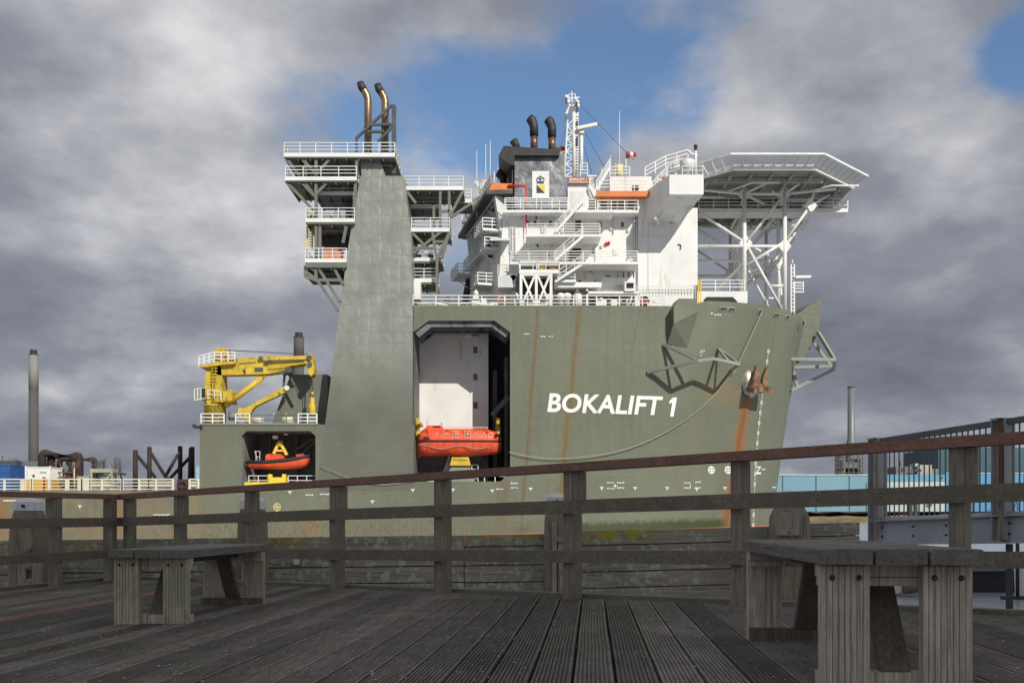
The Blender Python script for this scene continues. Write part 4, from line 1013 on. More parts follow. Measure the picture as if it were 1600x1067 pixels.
# satellite dome, little signal mast, stairs on the wing
g = MB(); q = P(1074,272,W0+1.2); g.lathe(q, [(.25,0),(.3,.35),(.75,.5),(.8,1.35),(.6,1.5),(.1,1.55)], 18); part('satellite_dome', g, mk('dome_plastic', (.62,.66,.66), .4, .05), ship)
g = MB(); g.pbox(1069,246,1076,250,W0+1,W0+1.5); part('dome_lamp', g, M['red'], ship)
g = MB(); q = P(1087,273,W0+1); g.tube([q, P(1087,236,W0+1)], .12, 8); g.beam(P(1077,239,W0+1), P(1090,243,W0+1), .14); g.ball(P(1077,238,W0+1), .2); g.rail([P(1066,273,W0+.1), P(1098,273,W0+.1)], .9, 1, 1.3, .03); sm = part('signal_mast', g, M['white'], ship)
g = MB(); g.ball(P(1087,229,W0+1), .22); g.ball(P(1087,233,W0+1), .18); build('signal_lamp', g, M['soot'], ORG[ship.name], sm)

# ------------------------------------------------------------------ helideck
HX, HY, HZ = 28.15, 120.6, P(0,240,108).z
def octa(r, z, rot=R(22.5)): R_ = r/math.cos(R(22.5)); return [Vector((HX + R_*math.cos(rot+i*R(45)), HY + R_*math.sin(rot+i*R(45)), z)) for i in range(8)]
def slab8(r0, z0, r1, z1):
    g = MB(); a, b = octa(r0, z0), octa(r1, z1); g.mesh(a+b, [tuple(range(7,-1,-1)), tuple(range(8,16))] + [(i, (i+1) % 8, (i+1) % 8+8, i+8) for i in range(8)]); return g
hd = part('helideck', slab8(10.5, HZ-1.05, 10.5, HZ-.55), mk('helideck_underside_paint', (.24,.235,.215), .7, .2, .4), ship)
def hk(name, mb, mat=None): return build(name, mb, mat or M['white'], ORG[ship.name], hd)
g = MB(); a = octa(10.55, HZ-.8)
for i in range(8): g.beam(a[i], a[(i+1) % 8], .25, .55)
hk('deck_edge', g)
g = MB(); a, b = octa(10.5, HZ-.8), octa(12.0, HZ+.15)
for i in range(8): g.beam(b[i], b[(i+1) % 8], .26, .2)
hk('net_frame', g)
g = MB()
for i in range(8):
    n_ = 8
    for k_ in range(n_+1):
        p0 = a[i].lerp(a[(i+1) % 8], k_/n_); p1 = b[i].lerp(b[(i+1) % 8], k_/n_)
        if k_ < n_: g = MB(); g.beam(p0, p1, .1, .22); hk('net_bracket', g)
def net_mat():
    t = NT('safety_netting'); s = t.sep()
    f = lambda v: t.rng(t.math('ABSOLUTE', t.math('SUBTRACT', t.math('FRACT', t.math('MULTIPLY', v, 4.5)), .5)), .36, .42)
    t.fin((.34,.37,.36), .8); t.b.inputs['Alpha'].default_value = .38; return t.m
g = MB(); a2, b2_ = octa(10.55, HZ-.75), octa(11.95, HZ+.12)
g.mesh(a2+b2_, [(i, (i+1) % 8, (i+1) % 8+8, i+8) for i in range(8)]); hk('safety_net', g, net_mat())
g = MB()
for k_ in range(-4, 5): x = HX+k_*2.4; h_ = min(9.9, 14.1-abs(k_*2.2)); x = HX+k_*2.2; g.beam((x,HY-h_,HZ-1.25), (x,HY+h_,HZ-1.25), .16, .4)
for k_ in (-3,-1,1,3): y = HY+k_*2.7; h_ = min(9.9, 14.1-abs(k_*2.7)); g.beam((HX-h_,y,HZ-1.4), (HX+h_,y,HZ-1.4), .2, .5)
hk('deck_beams', g, mk('pale_underdeck_paint', (.36,.36,.33), .6, .15))
g = MB()
for x0_, dy in ((-9,2),(-4,-3),(1,3),(5,-2)):
    g = MB(); g.tube([(HX+x0_,HY-6,HZ-1.9),(HX+x0_+2,HY-6+dy,HZ-1.9),(HX+x0_+5,HY-6+dy,HZ-1.9)], .1, 6); hk('deck_drain_pipe', g)
    g = MB(); g.tube([(HX+x0_,HY+3,HZ-1.9),(HX+x0_+4,HY+3+dy,HZ-1.9)], .1, 6); hk('deck_drain_pipe', g)
# truss: near and far pairs of columns
def truss(Zt, dx, sc_, near):
    g = MB(); 
    def Q(x, y): v = P(x, y, 115.5); return Vector((v.x + dx, Zt, max(v.z, ZT)))
    zu = HZ-1.3
    def T(x): return Vector((x, Zt, zu))
    n1, n2, n3, n4 = Q(1163,303), Q(1226,303), Q(1165,380), Q(1226,385)
    w_ = .42 if near else .36
    g.beam = lambda a, b, w, h=None: g.tube([a, b], w*.52, 10)
    g.beam(Q(1163,300), Q(1163,480), w_+.05); g.beam(Q(1226,300), Q(1226,490), w_+.05)
    for a_, b_ in ((n1, n2), (Q(1090,385), n4)): g.beam(a_, b_, w_*.8)
    for a_, b_ in ((n3, n2), (n3, Q(1092,332)), (n3, Q(1222,484)), (Q(1200,447), Q(1226,447)), (Q(1166,415), Q(1226,378))): g.beam(a_, b_, w_*.75)
    g.beam(n1, T(HX-8.2), w_*.8); g.beam(n1, T(n1.x), w_*.8); g.beam(n1, T(n1.x+2.0)+Vector((0,-2,0)), w_*.65); g.beam(n2, T(n2.x), w_*.8); g.beam(n2, T(n2.x+1.2)+Vector((0,-2,0)), w_*.65); g.beam(n2, T(HX+8.4), w_*.8)
    n5 = Q(1266,322); g.beam(n5, Q(1226,378), w_*.75); g.beam(n5, T(HX+8.3)+Vector((0,2,0)), w_*.6); g.beam(n5, T(HX+6), w_*.6)
    for n_ in (n1, n2, n3, n4, n5): 
        g.ext([n_+Vector((-.75,-.14,0)), n_+Vector((0,-.14,-.95)), n_+Vector((.75,-.14,0)), n_+Vector((0,-.14,.95))], Vector((0,.28,0)))
    hk('support_truss', g); return n1, n2, n3, n4, n5
t0 = truss(115.5, 0, 1, True); t1 = truss(122, 1.0, 1, False); t2 = truss(129.5, 1.4, 1, False)
g = MB()
for a_, b_ in zip(t0, t1): g.beam(a_, b_, .3)
for a_, b_ in zip(t1, t2): g.beam(a_, b_, .3)
g.beam(t0[0], t1[1], .22); g.beam(t0[2], t1[0], .22); g.beam(t1[2], t0[3], .22); g.beam(t1[2], t2[3], .22); g.beam(t1[0], t2[2], .22); g.beam(t0[3], t1[4], .22)
g.beam(t0[2], t1[3], .22); g.beam(t0[2]-Vector((0,0,2)), t1[2]-Vector((4,0,5)), .25); g.beam(t1[3]-Vector((0,0,1)), t0[3]-Vector((0,0,8)), .22)
hk('cross_bracing', g)
g = MB(); zg = P(0,327,119).z; g.box((P(1092,0,119).x,119,zg-.35), (P(1325,0,119).x,121.5,zg+.1)); g.rail([(P(1092,0,119).x,119.1,zg+.1), (P(1325,0,119).x,119.1,zg+.1), (P(1325,0,119).x,121.4,zg+.1)], 1.15, 2, 1.8, .05)
hk('access_gallery', g)
g = MB(); g.prism([(1262,288),(1277,283),(1290,300),(1304,322),(1290,322)], 121.4, 121.7)
for i in range(6): g.beam(P(1262+i*7, 290-i*1.0, 121), P(1268+i*7, 322, 121), .1)
g.rail([P(1275,312,121), P(1306,312,121)], 1, 1, 1.2, .05); hk('side_escape_ladder', g)
g = MB(); g.stair(P(1019,298,S-1), P(1043,274,S-1), .9); g.stair(P(1043,272,S+3), P(1062,258,S+3), .9); g.rail([P(1008,280,S+2), P(1040,262,S+2), P(1075,252,S+2)], 1.3, 2, 1.6, .05); hk('access_stair', g)
# fore mast
g = MB(); Zf_ = 116
for x in (1236,1241): g.beam(P(x,413,Zf_), P(x,489,Zf_), .14)
for i in range(12): g.beam(P(1236,418+i*6,Zf_), P(1241,421+i*6,Zf_), .1)
g.rail([P(1240,455,Zf_), P(1255,455,Zf_)], 1.2, 3, .8, .05); g.pbox(1240,455,1256,457,Zf_,Zf_+1.5); g.pbox(1242,437,1252,441,Zf_,Zf_+.6); g.tube([P(1238,413,Zf_), P(1238,406,Zf_)], .08, 6)
fm = part('fore_mast', g, M['white'], ship)
g = MB(); g.beam(P(1243,433,Zf_-.3), P(1267,432.5,Zf_-.3), .3, .25); build('radar_scanner', g, M['white'], ORG[ship.name], fm)

# deck gear on the forecastle edge
def dg(name, fn, mat, label=None):
    g = MB(); fn(g); part(name, g, mat, ship, label)
for x in (804, 903):
    g = MB(); q = P(x, 481, 113); g.lathe(q, [(.55,0),(.55,1.4),(.42,1.7),(.15,1.85)], 14); part('mushroom_vent', g, M['white'], ship)
for x, r_, h_ in ((858,.28,1.4),(876,.3,1.5),(886,.3,1.5),(884,.25,1.2)):
    g = MB(); q = P(x, 481, 112.5); g.lathe(q, [(r_,0),(r_,h_*.6),(r_*1.6,h_*.65),(r_*1.5,h_),(.1,h_*1.1)], 12); part('mushroom_vent', g, M['white'], ship)
for x0, x1, y in ((737,750,470),(752,760,466),(766,778,472),(849,862,470),(932,948,470),(955,964,468)):
    g = MB(); g.pbox(x0,y,x1,480,112,113.4); part('deck_locker', g, M['white'], ship)
g = MB(); g.pbox(739,462,748,466,112.2,113); g.lathe(P(743.5,462,112.6), [(.25,0),(.3,.3),(.12,.6)], 10); part('liferaft_canister', g, M['white'], ship)
g = MB(); q = P(784,469,111)
g.tube([q + Vector((.42*math.cos(i*math.pi/8),0,.42*math.sin(i*math.pi/8))) for i in range(17)], .11, 8, caps=False); part('life_ring', g, M['lifering'], ship)
g = MB(); g.tube([P(1006,471,112), P(1006,471,113.4)], .62, 14); dr = part('winch_drum', g, M['soot'], ship); g = MB(); g.tube([P(1006,471,111.9), P(1006,471,112)], .4, 12); build('drum_disc', g, M['red'], ORG[ship.name], dr)
g = MB(); g.pbox(992,463,1000,480,112,113); g.tube([P(983,478,112), P(987,463,112), P(997,461,112), P(1002,470,112)], .1, 6); g.rail([P(1012,478,112), P(1036,478,112)], 1.0, 1, 1.5, .045); g.tube([P(1020,472,111.8),P(1030,472,111.8)], .12, 6); part('mooring_gear', g, M['rail_white'], ship)
g = MB()
for i in range(14): x = random.uniform(655,730); y = random.uniform(472,478); g.pbox(x, y, x+random.uniform(2,7), 480, 112+random.random()*3, 115.4)
part('deck_clutter', g, mk('ochre_and_grey_gear', (.35,.30,.18), .7, .5, .6), ship)
g = MB()
for i in range(26): x = random.uniform(925,985); y = random.uniform(463,475); g.pbox(x, y, x+random.uniform(1,5), y+random.uniform(2,6), 112.4+random.random(), 113.8)
part('deck_clutter', g, M['white_grey'], ship)
for x0, x1 in ((652,700),(700,770)):
    g = MB(); g.tube([P(x0,476,112), P((x0+x1)/2,474,112), P(x1,477,112)], .1, 6); part('deck_pipe', g, M['white'], ship)

# ------------------------------------------------------------------ midship crane house top
g = MB(); a = P(312,663); b = P(497,663); g.box((a.x-.1, SIDE-.12, a.z-.05), (b.x, SIDE+.3, a.z+.12)); part('deck_edge', g, M['olive_light'], ship)
g = MB()
for x0, x1 in ((314,350),(368,390),(466,495)): g.rail([Vector((P(x0,0).x, SIDE+.05, ZC)), Vector((P(x1,0).x, SIDE+.05, ZC))], 1.15, 2, 1.3, .055)
part('deck_railing', g, M['rail_white'], ship)
g = MB(); g.rail([Vector((P(390,0).x, SIDE+.1, ZC)), Vector((P(466,0).x, SIDE+.1, ZC))], 1.0, 1, 1.4, .03); part('deck_railing', g, M['steel_dark'], ship); g = MB(); g.rail([Vector((P(314,0).x, SIDE+.1, ZC)), Vector((P(314,0).x, SIDE+8, ZC))], 1.15, 2, 1.3, .05); part('deck_railing', g, M['steel_dark'], ship)
g = MB(); g.prism([(454,585),(512,585),(512,664),(424,664)], SIDE+3.2, SIDE+8); part('vent_casing', g, M['olive'], ship)
g = MB(); g.pbox(354,657,368,666,SIDE+.2,SIDE+1.5); g.tube([P(358,650,SIDE+1), P(368,650,SIDE+1)], .45, 10); part('hose_reel', g, mk('faded_grey_reel', (.22,.21,.21), .6), ship)
g = MB(); g.tube([P(395,657,SIDE+2), P(412,657,SIDE+2)], .35, 10); g.tube([P(442,657,SIDE+2), P(458,657,SIDE+2)], .42, 10); part('white_drum', g, M['cream'], ship)
g = MB(); g.beam(P(428,657,SIDE+.5), P(428,645,SIDE+.5), .08); g.beam(P(447.5,660,SIDE+.3), P(447.5,645,SIDE+.3), .08); part('marker_pole', g, M['yellow_plain'], ship)
g = MB(); g.pbox(301,665,314,668,SIDE-.6,SIDE+.4); g.pbox(300,663,304,665,SIDE-.6,SIDE); part('navigation_lamp', g, M['soot'], ship)

# yellow deck crane
CZ = SIDE+1.4
g = MB(); q = P(336,664,CZ); g.lathe(q, [(1.12,0),(1.15,2.0),(1.22,2.02),(1.22,2.2),(1.12,2.25),(1.12,2.8)], 20); crane = part('deck_crane', g, M['yellow'], ship)
def cp(name, mb, mat=None): return build(name, mb, mat or M['yellow'], ORG[ship.name], crane)
g = MB(); g.prism([(321,629),(320,588),(325,577),(331,572),(345,572),(347,590),(347,629)], CZ-1, CZ+1); g.prism([(331,629),(333,600),(340,596),(347,600),(348,629)], CZ-1.2, CZ-1); g.pbox(330,623,361,628,CZ-1.3,CZ+1.2); cp('slewing_column', g)
g = MB(); g.pbox(348,611,362,626,CZ-1.4,CZ+.6); g.prism([(354,611),(356,608),(361,608),(363,612),(361,618)], CZ-1.3, CZ); cp('operator_box', g)
g = MB(); g.prism([(332,586),(332,572),(346,566),(370,559),(478,557),(478,566),(472,569),(455,572),(443,580),(418,584),(345,586)], CZ-1.0, CZ+.6); cp('main_boom', g)
g = MB(); g.prism([(405,557.5),(480,555.5),(480,561),(405,563.5)], CZ-1.25, CZ-.9); g.prism([(418,566.5),(476,564),(476,568),(455,571),(443,575),(418,577)], CZ-1.12, CZ-1.0); cp('jib', g)
g = MB(); g.beam(P(418,566.2,CZ-1.3), P(476,562.8,CZ-1.3), .1); g.beam(P(374,568,CZ-1.05), P(400,566,CZ-1.05), .06); g.pbox(398,574,411,580.5,CZ-1.06,CZ-1.0); g.pbox(404,557,410,562,CZ-1.4,CZ-1.2); g.tube([P(380,577,CZ-1.1),P(383,581,CZ-1.1),P(382,584,CZ-1.1)], .08, 6); g.pbox(413,563,419,567,CZ-1.4,CZ-1.2)
cp('boom_plate', g, M['steel_dark'])
g = MB(); g.prism([(478,556),(482,553),(487,554),(489,560),(491,575),(490,584),(486,588),(482,584),(480,572),(476,566)], CZ-1.1, CZ+.5); cp('jib_head', g)
g = MB(); g.tube([P(483,559,CZ-1.3), P(483,559,CZ-1.1)], .3, 12); g.tube([P(484,569,CZ-1.3), P(484,569,CZ-1.1)], .28, 12); cp('sheave', g, M['steel_dark'])
g = MB(); g.tube([P(352,634,CZ-.6), P(410,590,CZ-.6)], .30, 10); g.tube([P(410,590,CZ-.6), P(417,585,CZ-.6)], .18, 8); cp('luffing_cylinder', g)
g = MB(); g.pbox(337,546,355,566,CZ-.8,CZ+.8); g.tube([P(346,556,CZ-1), P(346,556,CZ+1)], .9, 14); g.prism([(349,550),(352,545),(356,547),(357,556),(350,557)], CZ-1.1, CZ-.9); cp('hoist_winch', g)
g = MB(); g.prism([(311,572),(336,565),(367,565),(367,568),(345,570),(325,573),(311,573.5)], CZ-1.6, CZ+1.6); cp('winch_platform', g)
g = MB(); g.rail([P(311,572,CZ-1.6), P(335,565.5,CZ-1.6), P(367,565.5,CZ-1.6)], 1.05, 2, .65, .045); g.rail([P(325,622,CZ-1.7), P(345,624,CZ-1.7)], .9, 1, .6, .03); cp('platform_railing', g, M['rail_white'])
g = MB(); g.pbox(314,604,322,625,CZ-.9,CZ+.9); cp('crane_cab', g, M['glass']); g = MB()
for x in (304,309,314): g.beam(P(x,608,CZ-1), P(x,625,CZ-1), .1); 
for y in (608,625): g.beam(P(304,y,CZ-1), P(322,y-3,CZ-1), .1); g.beam(P(304,y,CZ+1), P(322,y-3,CZ+1), .1); g.beam(P(304,y,CZ-1), P(304,y,CZ+1), .1)
cp('cab_cage', g, M['cream'])
g = MB()
for x in (332,337): g.beam(P(x,570,CZ-1.35), P(x,628,CZ-1.35), .08)
for i in range(14): g.beam(P(332,572+i*4,CZ-1.35), P(337,572+i*4,CZ-1.35), .07)
for i in range(5): y = 575+i*5; g.beam(P(330,y,CZ-1.5), P(340,y,CZ-1.5), .07)
cp('crane_ladder', g)
g = MB(); g.tube([P(352,547,CZ), P(484,554,CZ)], .05, 5)
for dx in (-2.5,.5,1.5): g.tube([P(488+dx,586,CZ-.3), P(487+dx,625,CZ-.3)], .035, 5)
cp('hoist_wire', g, M['steel_dark'])
g = MB(); g.tube([P(488,612,CZ-.3), P(488,618,CZ-.3)], .18, 8); g.lathe(P(488,649,CZ-.3), [(.3,0),(.45,.3),(.45,1.1),(.3,1.3),(.32,1.7),(.15,2.0)], 10); cp('hook_block', g)
g = MB(); g.pbox(446,574,456,582,CZ-1.2,CZ-.2); g.beam(P(445,584,CZ), P(443,604,CZ), .22); g.beam(P(452,586,CZ), P(467,614,CZ), .22); g.prism([(438,582),(442,579),(456,580),(455,584),(440,585)], CZ-1, CZ); cp('boom_rest', g, M['steel_dark'])
g = MB(); g.prism([(372,650),(372,637),(384,637),(443,604),(449,602),(452,606),(449,611),(400,634),(394,640),(390,648),(390,663),(381,663),(381,652)], SIDE+.9, SIDE+1.7); bk_ = part('boat_davit', g, M['yellow'], ship)
g = MB(); g.tube([P(448,606,SIDE+.7), P(448,606,SIDE+1.9)], .28, 12); build('davit_sheave', g, M['white_grey'], ORG[ship.name], bk_)

# ------------------------------------------------------------------ main deck aft: heavy rail and gear
g = MB(); zf = P(0,766).z; yr = SIDE+.1
for x0, x1 in ((-120,-20),(-20,33),(36,48),(50,103),(106,127),(128,190),(191,270),(296,310)):
    a = Vector((P(x0,0).x, yr, zf)); b = Vector((P(x1,0).x, yr, zf))
    for h_ in (.15, .5, .85, 1.2): g.beam(a+Vector((0,0,h_)), b+Vector((0,0,h_)), .09 if h_ < 1.1 else .14)
    n_ = max(1, round((b-a).length/1.8))
    for i in range(n_+1): q = a.lerp(b, i/n_); g.box((q.x-.11, yr-.08, zf), (q.x+.11, yr+.08, zf+1.25))
part('deck_railing', g, M['cream'], ship)
for x0, x1 in ((142,176),(216,268),(230,232),(297,309)):
    g = MB(); g.box((P(x0,0).x, yr+.15, zf+.3), (P(x1,0).x, yr+.2, zf+1.05)); part('rail_panel', g, M['cream'], ship)
g = MB(); q = Vector((P(285,0).x, yr, zf)); g.box((q.x-.65, yr+.1, zf), (q.x+.65, yr+.6, zf+1.2)); fr_ = part('roller_frame', g, M['rust'], ship)
g = MB(); g.tube([q+Vector((.45*math.cos(i*math.pi/8),-.12,.6+.38*math.sin(i*math.pi/8))) for i in range(17)], .16, 8, caps=False); build('rubber_ring', g, M['rubber'], ORG[ship.name], fr_)
# ------------------------------------------------------------------ boats hanging in the ship's side
def loft(mb, st, Zc, smooth=True, n=16, ex=2.6):
    """st: (px x, top y, bottom y, half width m, y of greatest width)"""
    V = []
    for x, yt, yb_, hw, ym in st:
        c = P(x, ym, Zc); up = (ym-yt)*Zc/FOC; dn = (yb_-ym)*Zc/FOC
        for k in range(n):
            a = 2*math.pi*k/n; ca, sa = math.cos(a), math.sin(a)
            u = math.copysign(abs(ca)**(2/ex), ca)*hw; v = math.copysign(abs(sa)**(2/ex), sa); V.append(Vector((c.x, c.y-u, c.z + v*(up if v > 0 else dn))))
    F = [(i*n+k, i*n+(k+1) % n, (i+1)*n+(k+1) % n, (i+1)*n+k) for i in range(len(st)-1) for k in range(n)]
    F += [tuple(range(n))[::-1], tuple((len(st)-1)*n+k for k in range(n))]
    return mb.mesh(V, F, False) if not smooth else mb.mesh(V, F, True)
LZ = SIDE+3
lb = thing('lifeboat', 'enclosed orange red lifeboat in the tall opening of the ship side', 'lifeboat', P(719,713,LZ), 'boats stowed in the side of the ship')
g = MB(); loft(g, [(653,680,706,.5,690),(656,676,710,1.0,690),(661,671,712,1.3,690),(668,669,712.5,1.4,690),(690,670,712.5,1.45,690),(730,670,712,1.45,690),(762,671,711,1.4,690),(772,673,710,1.2,690),(779,677,708,.8,690),(784,683,702,.25,690)], LZ)
part('hull', g, M['boat_orange'], lb)
g = MB(); V = []
A_ = [(661,672),(668,664.5),(690,664.5),(694,671)]
g.ext([P(x,y,LZ-.75) for x, y in A_], Vector((0,1.5,0))); cpn = part('conning_tower', g, M['boat_orange'], lb)
g = MB(); g.pbox(677,665.5,688,667.3,LZ-.82,LZ-.75); build('window', g, M['glass'], ORG[lb.name], cpn)
g = MB()
for xs in ((653.5,.6),(656,1.05),(661,1.33),(668,1.43),(690,1.48),(730,1.48),(762,1.43),(772,1.23),(779,.84),(784,.3)): g.V.append(P(xs[0],690,LZ)+Vector((0,-xs[1]-.03,0)))
pts = list(g.V); g = MB(); g.tube(pts, .09, 6); part('rubbing_strake', g, M['black'], lb)
for x in (684,699,715,731,744,757,768): hw = 1.36; g = MB(); g.box(P(x-1.8,679.4,LZ)+Vector((0,-hw-.04,0)), P(x+1.8,678,LZ)+Vector((0,-hw+.1,0))); part('window', g, M['white_grey'], lb)
for x in (670,700,731,762):
    g = MB(); g.beam(P(x,672,LZ)+Vector((0,-1.30,0)), P(x,711,LZ)+Vector((0,-1.25,0)), .03, .2); part('hull_seam', g, M['red'], lb)
g = MB(); g.beam(P(662,687,LZ)+Vector((0,-1.40,0)), P(673,687,LZ)+Vector((0,-1.44,0)), .05, .12); g.beam(P(664,684.5,LZ)+Vector((0,-1.40,0)), P(672,684.5,LZ)+Vector((0,-1.44,0)), .05, .08); part('side_lettering', g, M['soot'], lb)
g = MB(); g.tube(smooth([P(655,695,LZ)+Vector((0,-1.35,0)), P(690,702,LZ)+Vector((0,-1.5,0)), P(720,698,LZ)+Vector((0,-1.55,0)), P(750,702,LZ)+Vector((0,-1.5,0)), P(780,695,LZ)+Vector((0,-.9,0))]), .035, 5); part('grab_line', g, M['rope'], lb)
g = MB()
for x0 in (708, 727):
    for a, b in (((x0,675),(x0+9,675)),((x0+9,675),(x0+9,686)),((x0+9,686),(x0,686)),((x0,686),(x0,675)),((x0+1,680),(x0+8,680)),((x0+4.5,676),(x0+4.5,684))): g.beam(P(*a,LZ)+Vector((0,-1.44,0)), P(*b,LZ)+Vector((0,-1.44,0)), .05)
g.rail([P(694,670.5,LZ)+Vector((0,-.6,0)), P(762,671,LZ)+Vector((0,-.6,0))], .22, 1, 1.6, .025); part('hatch_marking', g, mk('pale_pink_marking', (.7,.45,.35), .5), lb)
g = MB(); g.ball(P(656,710,LZ), .3); g.tube([P(690,664,LZ), P(690,660,LZ)], .05, 5); g.tube([P(662,671,LZ-1.2), P(668,672,LZ-1.4)], .04, 5); part('fitting', g, M['red'], lb)

RZ = SIDE+1.8
rb = thing('rescue_boat', 'open orange rescue boat with black fender collar in the low opening below the crane', 'rescue boat', P(436,733,RZ), 'boats stowed in the side of the ship')
g = MB(); loft(g, [(388,722,728,.8,723),(392,721,732,1.0,723),(420,720,733,1.05,722),(450,717,733.5,1.05,719),(470,714,732,.95,717),(480,712,728,.7,714),(486,711,716,.1,712.5)], RZ); part('hull', g, M['boat_orange'], rb)
g = MB(); g.tube([P(x,y,RZ)+Vector((0,-w_,0)) for x, y, w_ in ((387,723,.9),(420,722,1.05),(450,719.5,1.05),(470,716,.95),(480,713.5,.65),(486,712,.1))], .19, 10)
g.tube([P(x,y,RZ)+Vector((0,w_,0)) for x, y, w_ in ((387,723,.9),(420,722,1.05),(450,719.5,1.05),(470,716,.95),(480,713.5,.65),(486,712,.1))], .19, 10); part('fender_collar', g, M['rubber'], rb)
g = MB(); g.prism([(414,722),(415,711),(418,709),(438,709),(443,714),(443,720)], RZ-.5, RZ+.5); part('console', g, M['boat_orange'], rb)
g = MB(); g.prism([(461,717),(463,710),(473,709),(478,713),(478,716)], RZ-.45, RZ+.45); part('bow_locker', g, M['boat_orange'], rb)
g = MB(); g.rail([P(400,722,RZ), P(406,722,RZ)], 1.2, 1, .5, .03); g.tube([P(398,704,RZ), P(403,721,RZ)], .04, 5); part('aerial_arch', g, M['white_grey'], rb)

# ------------------------------------------------------------------ gear on the main deck
DZ = SIDE+3; zf = ZA
def foot(x, Z): return Vector((xpx(x, Z), Z, zf))
def container(name, x0, x1, y0, Z, mats, label, depth=2.4):
    t = thing(name, label, 'container', foot((x0+x1)/2, Z)); a = P(x0,y0,Z); b = foot(x1, Z); h = a.z - zf
    g = MB(); W = b.x-a.x; g.box((a.x+.05, Z+.04, zf+.05), (b.x-.05, Z+depth-.05, a.z-.06))
    n_ = int(W/.3)
    for i in range(n_): x = a.x+.2+i*(W-.4)/n_; g.box((x, Z+.0, zf+.2), (x+.14, Z+.06, a.z-.2))
    for i in range(int(depth/.3)): y = Z+.2+i*.3; g.box((b.x-.06, y, zf+.2), (b.x-.01, y+.14, a.z-.2))
    part('body', g, mats[0], t); g = MB()
    for x in (a.x, b.x-.14):
        for y in (Z-.03, Z+depth-.14): g.box((x, y, zf), (x+.14, y+.14, a.z+.08))
    for z_ in (zf, a.z-.12):
        g.box((a.x+.14, Z-.02, z_), (b.x-.14, Z+.1, z_+.12)); g.box((b.x-.12, Z+.11, z_), (b.x-.01, Z+depth-.14, z_+.12))
    part('frame', g, mats[1], t); return t, a, b
blue = mk('blue_container_paint', (.025,.10,.30), .5, .15, .8, stain=[((.10,.06,.05), 1.5, .62, .75)])
container('blue_container', -24, 16, 726, DZ+1, (blue, blue), 'blue corrugated container on the aft deck, at the left edge of the photo', 5)
t, a, b = container('offshore_container', 39, 79, 729, DZ, (M['white'], M['white']), 'white container with yellow lower half on the aft deck beside the blue one', 3)
g = MB(); g.box((a.x+.15, DZ-.05, zf+.05), (b.x-.15, DZ+.0, zf+1.35)); g.box((b.x, DZ+.12, zf+.05), (b.x+.03, DZ+2.8, zf+1.35)); part('yellow_lower_panel', g, mk('amber_paint', (.62,.33,.03), .5, .12, 1.5), t)
g = MB(); c_ = Vector((a.x+.96, DZ-.04, a.z-1.0)); g.ext([c_+Vector((-.17,0,0)), c_+Vector((0,0,-.17)), c_+Vector((.17,0,0)), c_+Vector((0,0,.17))], Vector((0,.03,0))); part('hazard_diamond', g, M['soot'], t)
g = MB(); g.box((a.x+1.65, DZ-.04, a.z-.68), (a.x+2.4, DZ-.0, a.z-.52)); g.box((a.x+.26,DZ-.04,a.z-1.0),(a.x+.29,DZ,a.z-.3)); part('lettering_strip', g, mk('grey_green_lettering', (.35,.42,.38), .6), t)
def pipes(name, label, runs, r, Z, cat='pipework', mat='rust_pile'):
    t = thing(name, label, cat, foot(runs[0][0][0], Z))
    for run in runs: g = MB(); g.tube([P(x,y,Z+dz) for x, y, dz in run], r, 10); part('pipe', g, M[mat], t)
    return t
pipes('brown_ducting', 'thick dark brown elbowed ducting behind the white and yellow container', [[(66,764,0),(66,713,0),(67,710,0),(69,708.5,0),(72,708,0),(90,708,0)],[(80,764,1),(80,716,1),(81.5,713,1),(84,712,1),(120,712,1),(123,712.7,1),(124,715,1),(124,764,1)]], .46, DZ+6)
pipes('brown_ducting', 'slimmer dark brown duct loop behind the access platform on the aft deck', [[(93,764,0),(93,722,0),(94,719,0),(97,717,0),(101,716.5,0),(114,716.5,0)],[(108,764,.5),(108,720,.5),(109,718.5,.5),(112,718,.5),(145,718,.5),(147,718.7,.5),(148,720.5,.5),(148,760,.5)]], .34, DZ+9)
t = thing('rigging_rack', 'tangle of rusty struts and pipes beside the white and yellow container', 'rack', foot(98, DZ+2)); random.seed(11)
for i in range(24):
    g = MB(); x = random.uniform(84,118); y = random.uniform(718,745); g.beam(P(x,764,DZ+2+random.random()*2), P(x+random.uniform(-6,6),y,DZ+2+random.random()*2), random.uniform(.08,.3)); part('strut', g, random.choice([M['rust'], M['rust_pile'], M['olive_light'], M['steel_dark']]), t)
g = MB()
for y in (738,746,754): g.beam(P(84,y,DZ+2), P(117,y,DZ+2), .15)
part('cross_rail', g, M['rust'], t)
pale = mk('pale_sage_steel_paint', (.36,.37,.27), .6, .12, .8, stain=[(RUSTC, 1.5, .6, .72)])
t = thing('access_platform', 'pale sage steel access platform with stairs on the aft deck', 'platform', foot(160, DZ+1))
g = MB(); g.pbox(142,732,176,738,DZ,DZ+2.4); g.pbox(142,754,176,757,DZ,DZ+2.4); part('platform_deck', g, pale, t)
for x in (143,175): 
    g = MB(); g.beam(P(x,766,DZ+.1), P(x,732,DZ+.1), .22); g.beam(P(x,766,DZ+2.2), P(x,732,DZ+2.2), .22); part('leg', g, pale, t)
g = MB(); g.beam(P(160,757,DZ), P(175,738,DZ), .18); g.beam(P(150,757,DZ+2), P(160,738,DZ+2), .15)
for i in range(7): g.pbox(155+i*.5, 741+i*2.2, 172, 741.8+i*2.2, DZ+.6, DZ+1.6)
part('brace', g, pale, t)
g = MB()
for x, y0 in ((143,716),(150,718),(152,718),(155,720),(179,716),(187,717),(190,745)): g.beam(P(x,y0,DZ+1.5), P(min(x+(2 if x<160 else 3),190),764,DZ+1.5), .1)
